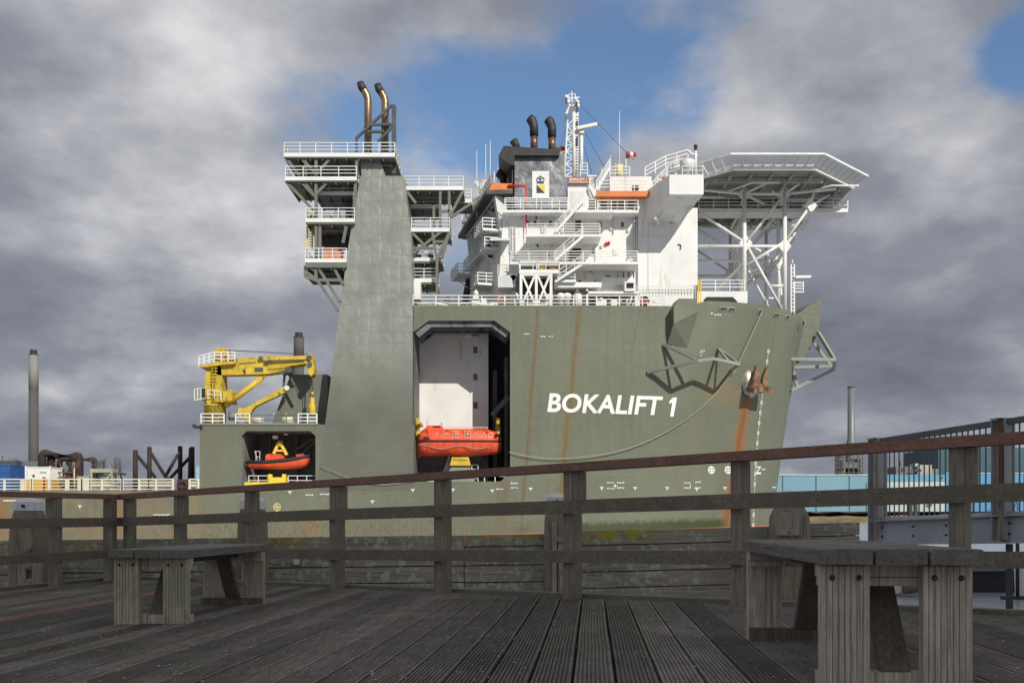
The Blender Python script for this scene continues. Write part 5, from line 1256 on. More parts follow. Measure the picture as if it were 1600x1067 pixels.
g.beam(P(142,716,DZ+1.5), P(151,718,DZ+1.5), .1); g.beam(P(179,716,DZ+1.5), P(187,718,DZ+1.5), .1); g.beam(P(178,723,DZ+1.5), P(187,725,DZ+1.5), .1); g.beam(P(143,725,DZ+1.5), P(150,727,DZ+1.5), .1); g.pbox(176,738,187,741,DZ,DZ+2)
part('handrail', g, M['steel_dark'], t)
g = MB(); g.pbox(121,744.5,139,766,DZ+.5,DZ+2); g.pbox(120,744,140,745,DZ+.4,DZ+2.1); solo('deck_box', g, M['cream'], 'small pale box behind the deck railing, left of the sage access platform', 'box')
t = thing('braced_piles', 'row of dark brown tubular posts with diagonal braces on the aft deck', 'braced posts', foot(255, DZ+8)); BZ = DZ+8
for x, y, w_ in ((211.5,703,7.5),(233.5,698,7),(281.5,697,7),(300.5,698,7)):
    g = MB(); g.tube([P(x,766,BZ), P(x,y,BZ)], w_*BZ/FOC/2, 14); part('post', g, M['rust_pile'], t)
g = MB(); g.tube([P(297,760,BZ-.5), P(299,700,BZ+.2)], .3, 10); part('post', g, M['rust_pile'], t)
for a_, b_ in (((214,711),(243,746)), ((236,708),(262,750)), ((278,710),(258,745)), ((298,713),(263,750)), ((262,750),(262,764))):
    g = MB(); g.tube([P(*a_,BZ+.2), P(*b_,BZ+.2)], .2, 8); part('brace', g, M['rust_pile'], t)
g = MB(); g.tube([P(116,764,DZ), P(116,731,DZ)], .06, 6); solo('deck_pole', g, M['cream'], 'thin pale pole on the aft deck just left of the small pale box', 'pole')
g = MB(); g.lathe(foot(69, SIDE+1), [(.12,0),(.12,1.3),(.2,1.4),(.1,1.5)], 8); solo('fire_hydrant', g, M['red'], 'small red hydrant post in front of the white and yellow container', 'hydrant')

# mooring lines of the ship
def line(name, pts, r, label):
    g = MB(); g.tube(pts, r, 6); part(name, g, M['rope'], ship, label)
cat = []
p0 = surf(1187, 488, .3)[0]; p1 = surf(1144, 580, .5)[0]; p2 = P(795, 706, SIDE-.3)
cur = [p0, p0.lerp(p1, .5)+Vector((0,-.25,0)), p1]
ctl = [(1140,582),(1117,613),(1080,648),(1035,677),(985,699),(930,712),(870,716.5),(830,713.5),(794,706)]
for x, y in ctl: cur.append((surf(x, y, .35)[0]) if x > 800 else p2)
line('mooring_rope', smooth(cur), .045, 'slack rope drooping from the bow bulwark to the lifeboat opening')
line('mooring_rope', [P(500,728,SIDE-.3), P(560,752,SIDE-.3), P(600,757,SIDE-.25), P(648,752,SIDE-.2)], .03, 'thin line along the foot of the tower')

# ------------------------------------------------------------------ water, shores and far buildings
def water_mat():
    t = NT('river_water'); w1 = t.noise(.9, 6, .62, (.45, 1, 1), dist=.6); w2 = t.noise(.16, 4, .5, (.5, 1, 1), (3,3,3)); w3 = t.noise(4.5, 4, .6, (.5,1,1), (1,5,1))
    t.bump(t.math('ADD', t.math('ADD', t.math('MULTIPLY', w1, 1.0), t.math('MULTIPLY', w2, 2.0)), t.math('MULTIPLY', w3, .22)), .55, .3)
    t.b.inputs['IOR'].default_value = 1.5; return t.fin((.40, .41, .44), .16, 0, .7)  # pale base colour stands in for the bright sky reflection
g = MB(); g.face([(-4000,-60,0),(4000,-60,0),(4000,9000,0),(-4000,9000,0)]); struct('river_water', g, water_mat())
random.seed(3)
g = MB(); nx, ny = 260, 12; V = []
for j in range(ny):
    for i in range(nx):
        x = -1300+2600*i/(nx-1); d = j/(ny-1); y = 600+d*d*2200+ (8*math.sin(x*.013)+4*math.sin(x*.041) if j < 3 else 0)
        z = -0.3 + 9.5*min(1, (d*ny/3)**.8) + (random.uniform(-.9,.9) if 0 < j < 6 else 0)
        V.append((x, y, z))
g.mesh(V, [(j*nx+i, j*nx+i+1, (j+1)*nx+i+1, (j+1)*nx+i) for j in range(ny-1) for i in range(nx-1)])
struct('far_bank', g, mk('winter_grass_and_reed', (.20,.135,.075), .95, .35, .12, (1,1,3), bump=.6, bsc=1.2, stain=[((.30,.22,.13), .05, .5, .62, (1,1,3)), ((.12,.12,.05), .08, .52, .66, (1,1,2))]))
def far(name, label, cat, boxes, Z, mats, extra=None):
    """boxes: (part, x0, y0, x1, y1, near, far, material)"""
    x0 = boxes[0][1]; t = thing(name, label, cat, Vector((xpx((x0+boxes[0][3])/2, Z), Z, 8)))
    for b in boxes:
        g = MB(); g.pbox(b[1], b[2], b[3], b[4], Z+b[5], Z+b[6]); part(b[0], g, b[7], t)
    return t
teal = mk('turquoise_cladding', (.155,.31,.385), .5, .06, .06, (1,1,.1)); sky_b = mk('sky_blue_cladding', (.09,.27,.48), .5, .06, .05, (1,1,.1)); pale_c = mk('pale_cladding', (.42,.50,.48), .5, .05, .05); dteal = mk('slate_teal_cladding', (.035,.085,.115), .6, .08, .05); conc = mk('grey_concrete', (.20,.19,.18), .8, .2, .05); dk = M['steel_dark']
hb_ = 799
f1 = far('turquoise_shed', 'long turquoise waterfront shed between the bow and the grey bridge post', 'shed', [('wall',1120,742,1366,hb_,0,40,teal),('seam',1275,742,1276,hb_,-.4,0,dk),('seam',1222.8,742,1223.6,hb_,-.4,0,dk),('seam',1327,742,1327.8,hb_,-.4,0,dk),('roof_edge',1120,741,1366,742.3,-.6,40,M['white_grey']),('door',1354,754,1364,hb_,-.5,0,mk('deep_teal_door',(.05,.25,.25),.5))], 640, None)
for i in range(22): pass
far('two_tone_shed', 'low shed with blue upper band and whitish lower wall seen through the bridge bars', 'shed', [('lower_wall',1366.5,752,1478,hb_,0,36,pale_c),('upper_band',1366.5,741,1478,752,-.2,36,mk('muted_blue_cladding',(.10,.30,.42),.5)),('vent',1468,744,1473,748,-.4,-.2,dk)], 641, None)
far('bright_blue_shed', 'bright sky blue shed right of the two tone shed', 'shed', [('wall',1478.5,739,1760,hb_,0,40,sky_b),('roof_edge',1478.5,738.4,1760,739.4,-.4,40,M['white_grey'])]+[('seam',1500+k*20,739.4,1500.6+k*20,hb_,-.3,0,dk) for k in range(8)], 642, None)
far('slate_tower_block', 'tall dark slate blue industrial block behind the bright blue shed', 'building', [('wall',1466,699,1760,790,0,60,dteal),('sign_strip',1580,700,1584,736,-1,0,mk('pale_yellow_sign',(.6,.55,.25),.6))]+[('sign_mark',1581,703+k*4.5,1583,705+k*4.5,-1.3,-1,dk) for k in range(7)], 700, None)
far('concrete_plant', 'cluster of low grey concrete plant buildings above the two tone shed', 'building', [('block',1400,729,1434,790,0,20,conc),('block',1434,726,1456,790,-3,20,mk('pale_concrete',(.36,.35,.31),.8)),('block',1456,732,1466,790,0,20,conc),('window_band',1409,731,1414,736,-.5,0,dk),('window_band',1424,733,1440,736,-3.5,-3,dk),('block',1430,724,1437,729,-2,8,pale_c),('roof_mast',1407,720,1408,729,5,6,dk)], 690, None)
t = thing('process_chimney', 'slim grey steel chimney rising from scaffolding behind the turquoise shed', 'chimney', Vector((xpx(1330,700), 700, 8)))
g = MB(); k_ = 700/FOC; g.lathe((xpx(1330,700),700,8), [(9*k_,0),(9*k_,zpx(742,700)-8),(8.5*k_,zpx(700,700)-8),(8.5*k_,zpx(697,700)-8),(5.6*k_,zpx(684,700)-8),(5.4*k_,zpx(606,700)-8)], 20); part('stack', g, mk('dull_steel_stack', (.20,.205,.215), .5, .15, .05, (1,1,.2), metal=.3), t)
g = MB(); g.lathe((xpx(1330,700),700,zpx(606,700)), [(5.6*k_,0),(5.6*k_,.9)], 20); part('stack_rim', g, M['soot'], t)
g = MB(); random.seed(5)
for x in (1306,1312,1318,1326,1334,1341,1348):
    for dz in (-8, 8): g.beam(P(x,742,700+dz), P(x,random.choice((710,706,714)),700+dz), .45)
for y in (710,717,724,731,738):
    for dz in (-8, 8): g.beam(P(1306,y,700+dz), P(1349,y,700+dz), .5)
for i in range(12): x = random.uniform(1306,1340); y = random.uniform(712,735); g.beam(P(x,y,691.5), P(x+8,y+random.choice((-7,7)),691.5), .3)
part('scaffolding', g, M['steel_dark'], t)
g = MB(); g.pbox(1313,712,1318,742,694,706); g.pbox(1340,715,1345,742,694,706); g.pbox(1316,722,1342,730,692,700); part('process_unit', g, conc, t)
def stack(x, w_, yt, ysplit, top_m, low_m, label, yb=745):
    t = thing('power_station_chimney', label, 'chimney', Vector((xpx(x,700), 700, 8)), 'concrete power station chimneys'); r_ = w_/2*k_
    g = MB(); g.lathe((xpx(x,700),700,8), [(r_*1.03,0),(r_,zpx(ysplit,700)-8)], 24); part('lower_shaft', g, low_m, t)
    g = MB(); g.lathe((xpx(x,700),700,zpx(ysplit,700)), [(r_,0),(r_,zpx(yt+8,700)-zpx(ysplit,700))], 24); part('upper_shaft', g, top_m, t)
    g = MB(); g.lathe((xpx(x,700),700,zpx(yt+8,700)), [(r_*1.04,0),(r_*.95,.6),(r_*.75,.8),(r_*.75,(8)*k_)], 24); part('cap', g, M['soot'], t)
dkc = mk('dark_concrete_shaft', (.085,.08,.078), .85, .12, .05); ltc = mk('pale_concrete_shaft', (.21,.22,.205), .85, .1, .05)
stack(52.5, 14.5, 547, 610, ltc, dkc, 'tall two tone power station chimney at the far left'); stack(467, 16, 520, 560, dkc, dkc, 'dark power station chimney top rising behind the yellow crane boom')
far('grey_factory', 'grey factory building with roof vents behind the blue container', 'building', [('wall',-40,719.5,25,790,0,30,mk('blue_grey_cladding',(.06,.07,.08),.7)),('wall',25,720,60,790,8,30,mk('pale_grey_cladding',(.12,.135,.14),.7)),('roof_vent',13,716.5,21,720,4,12,conc),('aerial',3,712,3.4,720,4,5,dk)], 660, None)
far('distant_blue_tower', 'slim pale blue tower at the left edge of the crane house', 'tower', [('wall',306.5,728,311.5,790,0,6,mk('pale_blue_cladding',(.25,.45,.52),.5))], 650, None)

def bare_tree(x, yb, yt, Z, spread, label, seed, n=90, col=(.10,.075,.06)):
    random.seed(seed); t = thing('bare_tree', label, 'tree', P(x, yb, Z)); H = (yb-yt)*Z/FOC; base = P(x, yb, Z)
    tr = MB(); tr.tube([base, base+Vector((0,0,H*.35))], [H*.03,H*.02], 6)
    cr = MB()
    def grow(p, d, L_, r, k):
        q = p + d*L_; cr.tube([p, q], [r, r*.6], 4, caps=False)
        if k == 0: return
        for _ in range(3):
            e = (d + Vector((random.uniform(-1,1)*spread, random.uniform(-1,1)*spread, random.uniform(-.2,.6)))).normalized(); grow(p.lerp(q, random.uniform(.5,1)), e, L_*random.uniform(.6,.85), r*.6, k-1)
    for i in range(6): grow(base+Vector((0,0,H*random.uniform(.05,.3))), Vector((random.uniform(-1,1)*spread, random.uniform(-1,1)*spread, 1)).normalized(), H*.28, H*.014, 4)
    mt = mk('winter_bark', col, .9, .2, 2); part('trunk', tr, mt, t); part('crown', cr, mt, t)
bare_tree(168, 770, 712, 480, .6, 'bare winter tree behind the sage access platform', 4)
bare_tree(1500, 797, 769, 625, .8, 'bare bush on the far bank behind the doubled fence post at right', 8); bare_tree(1452, 799, 779, 625, .9, 'low bare bush on the far bank in the middle of the bridge panel', 9); bare_tree(1590, 797, 765, 625, .8, 'bare bush on the far bank at the right edge of the photo', 10)
g = MB(); g.pbox(1419,786,1426,808,598,600); g.pbox(1429,786,1434,808,598,600); g.pbox(1419,786,1434,789,598.2,600); solo('shore_marker', g, M['soot'], 'dark two legged marker on the far bank behind the bridge bars', 'marker')

# pontoon and white boat on the near water
g = MB(); Zp = 42; g.box((xpx(1382,Zp),Zp,-.3),(xpx(1790,Zp),Zp+7,.88)); t = thing('pontoon', 'long black pontoon with grey deck edge beyond the footbridge', 'pontoon', Vector((xpx(1500,Zp),Zp,0))); part('hull', g, M['black'], t)
g = MB(); g.box((xpx(1330,Zp),Zp-.2,.88),(xpx(1790,Zp),Zp+7,1.18)); part('deck_edge', g, mk('dull_grey_deck_edge',(.17,.18,.19),.7), t)
t = thing('white_boat', 'white boat hull lying against the black pontoon at the right edge', 'boat', Vector((xpx(1640,39),39,0)))
g = MB(); g.V = []; x0 = xpx(1586,39.2); g.mesh([(x0,38.6,.05),(x0+6,38.6,.0),(x0+6,39.2,0),(x0,39.2,.05),(x0-.05,38.6,1.15),(x0+6,38.6,1.25),(x0+6,39.2,1.25),(x0-.05,39.2,1.15)], [(0,3,2,1),(4,5,6,7),(0,1,5,4),(1,2,6,5),(2,3,7,6),(3,0,4,7)]); part('hull', g, M['white'], t)
g = MB(); g.tube([(x0-.3,38.4,.05),(x0-.3,38.4,3.0)], .07, 8); g.box((x0-.9,38.3,.0),(x0+.6,38.5,.12)); part('fender_post', g, M['soot'], t)
t = thing('white_boat', 'small white bow showing between the legs of the near bench', 'boat', Vector((xpx(1398,40),40,0)))
g = MB(); g.prism([(1380,905),(1386,902),(1410,905),(1416,914),(1408,926),(1386,928),(1380,920)], 40, 41.6); part('hull', g, M['white'], t)
g = MB(); g.tube([P(1412,916,39.8), P(1434,914,39.8)], .28, 8); part('fender', g, mk('brown_fender',(.15,.11,.08),.8), t)

# unseen mass added behind the camera, shaped to keep the sun off the quay
import bmesh
bm = bmesh.new(); bmesh.ops.create_icosphere(bm, subdivisions=5, radius=1.0)
from mathutils import noise as mnoise
for v in bm.verts:
    n_ = mnoise.fractal(v.co*2.2, 1.0, 2.0, 5); v.co *= 1 + .22*n_
    v.co.x *= 62; v.co.y *= 46; v.co.z *= 9
cme = bpy.data.meshes.new('shade_cloud'); bm.to_mesh(cme); bm.free(); cme.polygons.foreach_set('use_smooth', [True]*len(cme.polygons))
cme.materials.append(mk('cloud_white', (.85,.85,.86), 1.0, .03, .02, spec=0))
cl = bpy.data.objects.new('shade_cloud', cme); COL.objects.link(cl); cl.location = Vector((4, 28, 2)) + SUN_DIR*(400/SUN_DIR.z); cl['kind'] = 'structure'

# ------------------------------------------------------------------ the quay: deck, fence, timber wall, piles, benches
DE, DS = .605, .0239
def dkz(X): return EYE - DE + DS*X
def DK(x, y): Z = DE*FOC/(y - HOR + DS*(x-800)); X = (x-800)*Z/FOC; return Vector((X, Z, dkz(X)))
def online(ia, xa_, ib, xb_):
    def f(x):
        iz = ia + (ib-ia)*(x-xa_)/(xb_-xa_); Z = 1/iz; X = (x-800)*Z/FOC; return Vector((X, Z, dkz(X)))
    return f
FR = online(.0820, 190, .1481, 1157); FL = online(.0971, 0, .0822, 190)
bd = Vector((.078, 1, 0)).normalized(); bn = Vector((bd.y, -bd.x, 0))
wdeck = wood('weathered_deck_hardwood', (.225, .198, .165), 1, .85, .42, .6, moss=((.13,.12,.06), .9, .50, .45), pale=(.27,.245,.22), specks=.8)
wred = wood('reddish_deck_hardwood', (.38,.20,.165), 1, .85, .6, .6)
def isect(c, Pa, Pb):
    """t along the board line of offset c where it meets the line Pa-Pb"""
    a = Vector((Pa.x, Pa.y)); d = Vector((Pb.x-Pa.x, Pb.y-Pa.y)); o = Vector((bn.x*c, bn.y*c)); e = Vector((bd.x, bd.y))
    den = e.x*d.y - e.y*d.x; q = a - o; return (q.x*d.y - q.y*d.x)/den
C0 = FR(190); CR = FR(1500); CLf = FL(0)
def tfar(c):
    tr = isect(c, C0, CR); tl = isect(c, C0, CLf)
    cc = C0.dot(bn)
    return (tl if c < cc else tr) + .10
pp = DK(894, 1067); c0 = pp.dot(bn); PITCH = .1625
decks = {'w': MB(), 'r': MB()}; random.seed(21)
cred = DK(0, 967).dot(bn); 
for i in range(-50, 24):
    ca = c0 + i*PITCH + .006; cb = ca + PITCH - .0135 + random.uniform(-.0015,.0015); cm = (ca+cb)/2
    key = 'r' if abs(cm-cred) < PITCH/2+.005 or abs(cm - cred + 11*PITCH) < PITCH*.6 else 'w'
    ng = 9; prof = []
    wv = (cb-ca)
    prof.append((0, -.035)); prof.append((0.0, -.003))
    for k in range(ng):
        u = (k+.16)/ng; 
        prof += [((k+.12)/ng, 0), ((k+.56)/ng, 0), ((k+.66)/ng, -.008), ((k+1.0)/ng, -.008)] if k < ng-1 else [((k+.12)/ng, 0), ((k+.9)/ng, 0)]
    prof += [(1, -.003), (1, -.035)]
    zj = random.uniform(-.0025,.0025); tj = random.uniform(-.02,.02)
    nseg = 14; t0_ = (1.0 - bn.y*cm)/bd.y
    V = []; m_ = len(prof)
    wob_ = [random.uniform(-.0018,.0018) for _ in range(nseg+1)]
    for s_ in range(nseg+1):
        for u, z in prof:
            c = ca + u*wv + wob_[s_]; tf = tfar(c) + tj; tt = t0_ + (tf - t0_)*s_/nseg
            p = bn*c + bd*tt; V.append(Vector((p.x, p.y, dkz(p.x)+z+zj)))
    if tfar(cm) < t0_+.2: continue
    decks[key].mesh(V, [(s_*m_+k, s_*m_+k+1, (s_+1)*m_+k+1, (s_+1)*m_+k) for s_ in range(nseg) for k in range(m_-1)])
    e_ = len(decks[key].V) - m_; decks[key].F.append(tuple(range(e_, e_+m_))); decks[key].S.append(False)
_nt = wdeck.node_tree; _bs = next(n for n in _nt.nodes if n.type == 'BSDF_PRINCIPLED'); _src = _bs.inputs['Base Color'].links[0].from_socket
_tc = next(n for n in _nt.nodes if n.type == 'TEX_COORD'); _v = _nt.nodes.new('ShaderNodeVectorMath'); _v.operation = 'DOT_PRODUCT'; _nt.links.new(_tc.outputs['Object'], _v.inputs[0]); _v.inputs[1].default_value = bn/PITCH
_a = _nt.nodes.new('ShaderNodeMath'); _a.operation = 'SUBTRACT'; _nt.links.new(_v.outputs['Value'], _a.inputs[0]); _a.inputs[1].default_value = c0/PITCH
_f = _nt.nodes.new('ShaderNodeMath'); _f.operation = 'FLOOR'; _nt.links.new(_a.outputs[0], _f.inputs[0]); _w = _nt.nodes.new('ShaderNodeTexWhiteNoise'); _w.noise_dimensions = '1D'; _nt.links.new(_f.outputs[0], _w.inputs['W'])
_m = _nt.nodes.new('ShaderNodeMapRange'); _nt.links.new(_w.outputs['Value'], _m.inputs[0]); _m.inputs[3].default_value = .68; _m.inputs[4].default_value = 1.32
_s = _nt.nodes.new('ShaderNodeVectorMath'); _s.operation = 'SCALE'; _nt.links.new(_src, _s.inputs[0]); _nt.links.new(_m.outputs[0], _s.inputs['Scale']); _nt.links.new(_s.outputs[0], _bs.inputs['Base Color'])
struct('wooden_deck', decks['w'], wdeck); struct('red_deck_boards', decks['r'], wred)
random.seed(77); g = MB()
for i in range(1300):
    x = random.uniform(0, 1600); y = 930 + 137*random.random()**.8
    if random.random() > .22 + .65*math.exp(-((x-350)/420)**2): continue
    p = DK(x, y); tt = (p - C0)
    if p.y > min(12, 40) or (p.x > -4.6 and tfar(p.dot(bn)) < p.dot(bd)+.1): continue
    r_ = random.uniform(.0012, .0038)*(1+p.y*.06); a_ = random.uniform(0, 3); L_ = random.uniform(1, 2.4)
    e1 = Vector((math.cos(a_), math.sin(a_), 0))*r_*L_; e2 = Vector((-math.sin(a_), math.cos(a_), 0))*r_; h_ = Vector((0,0,.0035))
    g.mesh([p-e1+h_, p-e2*.8+h_, p+e1+h_+Vector((0,0,.002)), p+e2+h_, p+h_*1.9], [(0,1,4),(1,2,4),(2,3,4),(3,0,4)])
o_ = build('deck_grit', g, mk('pale_leaf_and_lichen_bits', (.50,.46,.34), .9, .4, 30), Vector((0,0,0))); o_['kind'] = 'stuff'
# dark slab added under the boards, its colour gives the gaps their shade
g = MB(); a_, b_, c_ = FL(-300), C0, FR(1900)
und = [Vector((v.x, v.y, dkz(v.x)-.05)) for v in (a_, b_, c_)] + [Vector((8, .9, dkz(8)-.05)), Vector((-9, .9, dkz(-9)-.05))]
g.ext(und, Vector((0,0,-.25))); struct('dark_gap_slab', g, M['shadow_gap'])
g = MB()
for a_, b_ in ((FL(-400), C0), (C0, FR(1900))):
    d_ = (b_-a_).normalized(); nrm = Vector((-d_.y, d_.x, 0)); nrm = nrm if nrm.y > 0 else -nrm
    g.beam(a_+nrm*.16+Vector((0,0,-.02)), b_+nrm*.16+Vector((0,0,-.02)), .10, .10)
struct('deck_kerb', g, wood('kerb_timber', (0.253, 0.242, 0.180), 0, .9, .5, .6, moss=((.20,.22,.14), 3, .5, .6)))

wf = wood('grey_fence_timber', (0.310, 0.270, 0.211), 2, .85, .5, .5, moss=((.13,.14,.09), 1.1, .50, .5))
wrl = wood('dark_rail_timber', (0.230, 0.196, 0.152), 0, .85, .55, .35, moss=((.13,.14,.08), .9, .52, .5))
wtop = wood('red_brown_handrail_timber', (.30, .165, .115), 0, .6, .6, .35, bump=.25)
def fence(name, label, fa, fb, posts, doubles):
    d_ = (fb-fa).normalized(); nrm = Vector((d_.y, -d_.x, 0)).normalized(); nrm = nrm if nrm.y < 0 else -nrm       # towards the viewer
    t = thing(name, label, 'fence', fa, 'timber fence around the quay deck')
    def rail_(z0, z1, off, w_, mat, nm_, ex0=0, ex1=0):
        g = MB(); a = fa - d_*ex0 + nrm*off; b = fb + d_*ex1 + nrm*off; g.beam(a+Vector((0,0,(z0+z1)/2)), b+Vector((0,0,(z0+z1)/2)), w_, z1-z0); part(nm_, g, mat, t)
    rail_(.950, 1.010, .03, .13, wtop, 'handrail', .02, .0); rail_(.635, .735, .075, .05, wrl, 'middle_rail'); rail_(.270, .365, .075, .05, wrl, 'lower_rail')
    for q, dbl in zip(posts, doubles):
        g = MB(); b0 = q - Vector((0,0,.12))
        g.beam(b0, q+Vector((0,0,.949)), .12, .085, up=d_); part('post', g, wf, t)
        if dbl: g = MB(); s_ = d_*.062; g.beam(q+s_+Vector((0,0,.738)), q+s_+Vector((0,0,.947)), .10, .05, up=d_); g.beam(q+s_+nrm*.0+Vector((0,0,.738)), q+s_+Vector((0,0,.947)), .10, .035, up=d_); part('post_block', g, wf, t)
    return t
fr1 = fence('timber_fence', 'long timber fence with red brown handrail crossing in front of the ship', C0, FR(1760), [FR(x) for x in (203,282,394,527,692,895,1157,1500)], [0,1,0,1,0,1,0,1])
fl1 = fence('timber_fence', 'short timber fence section left of the corner, in front of the white capped pile', C0+Vector((-.03,-.06,0)), FL(-260), [FL(x) for x in (172,86,-22)], [0,1,0])

# timber wall
def wall_mat():
    t = NT('old_wall_timber'); s = t.sep(); col = (.36,.32,.25)
    g1 = t.noise(1.4, 8, .72, (1.1, 14, 26), dist=.5); g2 = t.noise(.7, 5, .6, (1,1,1), (4,4,4))
    c = t.mix(t.rng(g1, .3, .7), sc3(col,.6), sc3(col,1.35)); c = t.mix(t.math('MULTIPLY', t.rng(g2,.4,.65), .5), c, (.185,.195,.125))
    # lichen discs and crusts, thick in the middle of the wall, thin to the right
    dens = t.math('ADD', t.math('MULTIPLY', t.math('ADD', t.noise(.5, 3, .5, (1,1,.6), (6.3,2,2)), -.5), .7), t.math('ADD', .365, t.math('MULTIPLY', t.rng(t.math('ABSOLUTE', t.math('ADD', s[0], 1.3)), 4.2, .8), .125)))
    n_ = t.noise(7, 6, .75, (1,1,1.2), (1,8,1)); crust = t.rng(t.math('ADD', n_, t.math('MULTIPLY', t.math('SUBTRACT', dens, .5), 1.5)), .555, .585)
    for i, (sc_, th) in enumerate(((6, .30), (12, .33))):
        v = t.voro(sc_, (1,.2,1), off=(i*3,0,i)); spot = t.rng(t.math('ADD', v, t.math('MULTIPLY', t.math('SUBTRACT', n_, .5), 1.1)), th, th-.06)
        crust = t.math('MAXIMUM', crust, t.math('MULTIPLY', spot, t.rng(t.math('ADD', dens, t.math('MULTIPLY', t.noise(1.7, 2, .5, (1,1,1), (i,5,i)), .4)), .47, .55)))
    c = t.mix(t.math('MULTIPLY', crust, .75), c, t.mix(t.rng(g2,.4,.6), (.50,.58,.41), (.38,.44,.33)))
    # yellow green moss along the top edge
    topm = t.math('MULTIPLY', t.rng(t.math('SUBTRACT', s[2], t.math('MULTIPLY', s[0], .014)), -.14, -.03), t.rng(t.noise(.75, 3, .5, (1,1,.1), (3.2,1,1)), .50, .60))
    c = t.mix(t.math('MULTIPLY', topm, t.rng(n_, .42, .55)), c, (.42,.38,.03))
    t.bump(t.math('ADD', t.math('MULTIPLY', g1, .8), t.math('MULTIPLY', crust, .15)), .6, .015)
    return t.fin(c, .92, 0, .2)
WZ = 12.75; wz0 = EYE - .188; org_w = Vector((0, WZ, wz0))
t = thing('timber_wall', 'lichen covered timber wall of wide planks behind the fence', 'wall', org_w)
wm_ = wall_mat()
def wseg(X0_, X1_, hs, dz=0, jit=.012):
    z = 0 + dz
    for i, h in enumerate(hs):
        g = MB(); y0 = WZ + random.uniform(-jit, jit); a0, a1 = [(.0115 if q_ < 0 else .026)*q_ for q_ in (X0_, X1_)]
        zt0, zt1 = wz0+z+a0, wz0+z+a1; b0, b1 = zt0-h+.007, zt1-h+.007
        c = .006
        g.hexa([(X0_,y0,b0),(X1_,y0,b1),(X1_,y0+.12,b1),(X0_,y0+.12,b0)], [(X0_,y0,zt0-c),(X1_,y0,zt1-c),(X1_,y0+.12,zt1-c),(X0_,y0+.12,zt0-c)])
        part('plank', g, wm_, t); z -= h
random.seed(2)
wseg(-9.5, -6.05, [.43,.28,.30,.3,.3,.3,.3,.3]); wseg(-6.04, -3.22, [.42,.29,.3,.3,.3,.3,.3]); wseg(-3.21, -.60, [.385,.205,.30,.3,.3,.3,.3]); wseg(-.59, .42, [.15,.235,.21,.3,.3,.3,.3], -.0); wseg(.43, 3.42, [.185,.33,.20,.20,.3,.3,.3,.3], .02); wseg(3.43, 4.33, [.17,.33,.3,.3,.3,.3], .045)
g = MB(); g.box((-9.5, WZ+.13, 0), (0, WZ+.2, wz0-.14)); g.hexa([(.001,WZ+.13,0),(4.32,WZ+.13,0),(4.32,WZ+.2,0),(.001,WZ+.2,0)], [(.001,WZ+.13,wz0-.02),(4.32,WZ+.13,wz0+.10),(4.32,WZ+.2,wz0+.10),(.001,WZ+.2,wz0-.02)]); part('backing', g, M['shadow_gap'], t)
g = MB(); q = P(463.5, 877, WZ-.03); g.box((q.x-.035, WZ-.035, q.z-.035), (q.x+.035, WZ-.025, q.z+.03)); part('paper_label', g, M['white'], t)

# piles with pale caps
pw = wood('weathered_pile_timber', (0.300, 0.258, 0.185), 2, .9, .4, .35, moss=((.15,.16,.10), 1.5, .48, .55), bump=.9)
pb = wood('bleached_pile_plank', (.40,.335,.265), 2, .9, .5, .5, bump=.9)
M['washer'] = mk('grey_washer_steel', (.27,.28,.28), .6, .25, 20)
capm = mk('weathered_white_cap', (.80,.79,.78), .6, .12, 6, stain=[((.45,.45,.42), 5, .55, .7)])
def pile(x, ycap, wpx_, Z, label, strip, bolts, capw):
    X = xpx(x, Z); zt_ = zpx(ycap, Z); r_ = wpx_*Z/FOC/2
    t = thing('mooring_pile', label, 'pile', Vector((X, Z, 0)), 'timber mooring piles along the wall'); g = MB()
    def sq(r, z, ch=.25): return [Vector((X+sx*r*a, Z+sy*r*b, z)) for sx, sy, a, b in ((-1,-1,1,1-ch),(-1,-1,1-ch,1),(1,-1,1-ch,1),(1,-1,1,1-ch),(1,1,1,1-ch),(1,1,1-ch,1),(-1,1,1-ch,1),(-1,1,1,1-ch))]
    rc_ = capw*Z/FOC/2; L_ = [(0-1, r_*1.0), (zt_-.62, r_), (zt_-.30, r_*.93), (zt_-.13, rc_*1.02)]
    V = []; 
    for z, r in L_: V += sq(r, z)
    g.mesh(V, [(i*8+k, i*8+(k+1) % 8, (i+1)*8+(k+1) % 8, (i+1)*8+k) for i in range(3) for k in range(8)] + [tuple(24+k for k in range(8))]); part('shaft', g, pw, t)
    g = MB(); V = sq(rc_*1.1, zt_-.145) + sq(rc_*1.08, zt_-.04) + sq(rc_*.72, zt_+.0) + sq(rc_*.1, zt_+.015)
    g.mesh(V, [tuple(range(7,-1,-1))] + [(i*8+k, i*8+(k+1) % 8, (i+1)*8+(k+1) % 8, (i+1)*8+k) for i in range(3) for k in range(8)] + [tuple(24+k for k in range(8))]); cp_ = part('cap', g, capm, t)
    g = MB(); q = Vector((X, Z-rc_*1.1, zt_-.09)); g.tube([q+Vector((0,-.02,0)), q+Vector((0,.01,0))], .022, 10); build('bolt', g, M['bolt'], ORG[t.name], cp_)
    for sx, y0, y1, w_ in strip:
        g = MB(); a = P(sx, y0, Z-r_-.03); b = P(sx, y1, Z-r_-.03); g.box((a.x-w_/2, Z-r_-.045, b.z), (a.x+w_/2, Z-r_+.03, a.z)); part('facing_plank', g, pb, t)
    for bx, by in bolts:
        g = MB(); q = P(bx, by, Z-r_-.05); g.tube([q+Vector((0,.06,0)), q+Vector((0,-.0,0))], .042, 14); g.tube([q, q+Vector((0,-.025,0))], .02, 6); part('bolt', g, M['washer'], t)
PZ = 12.45
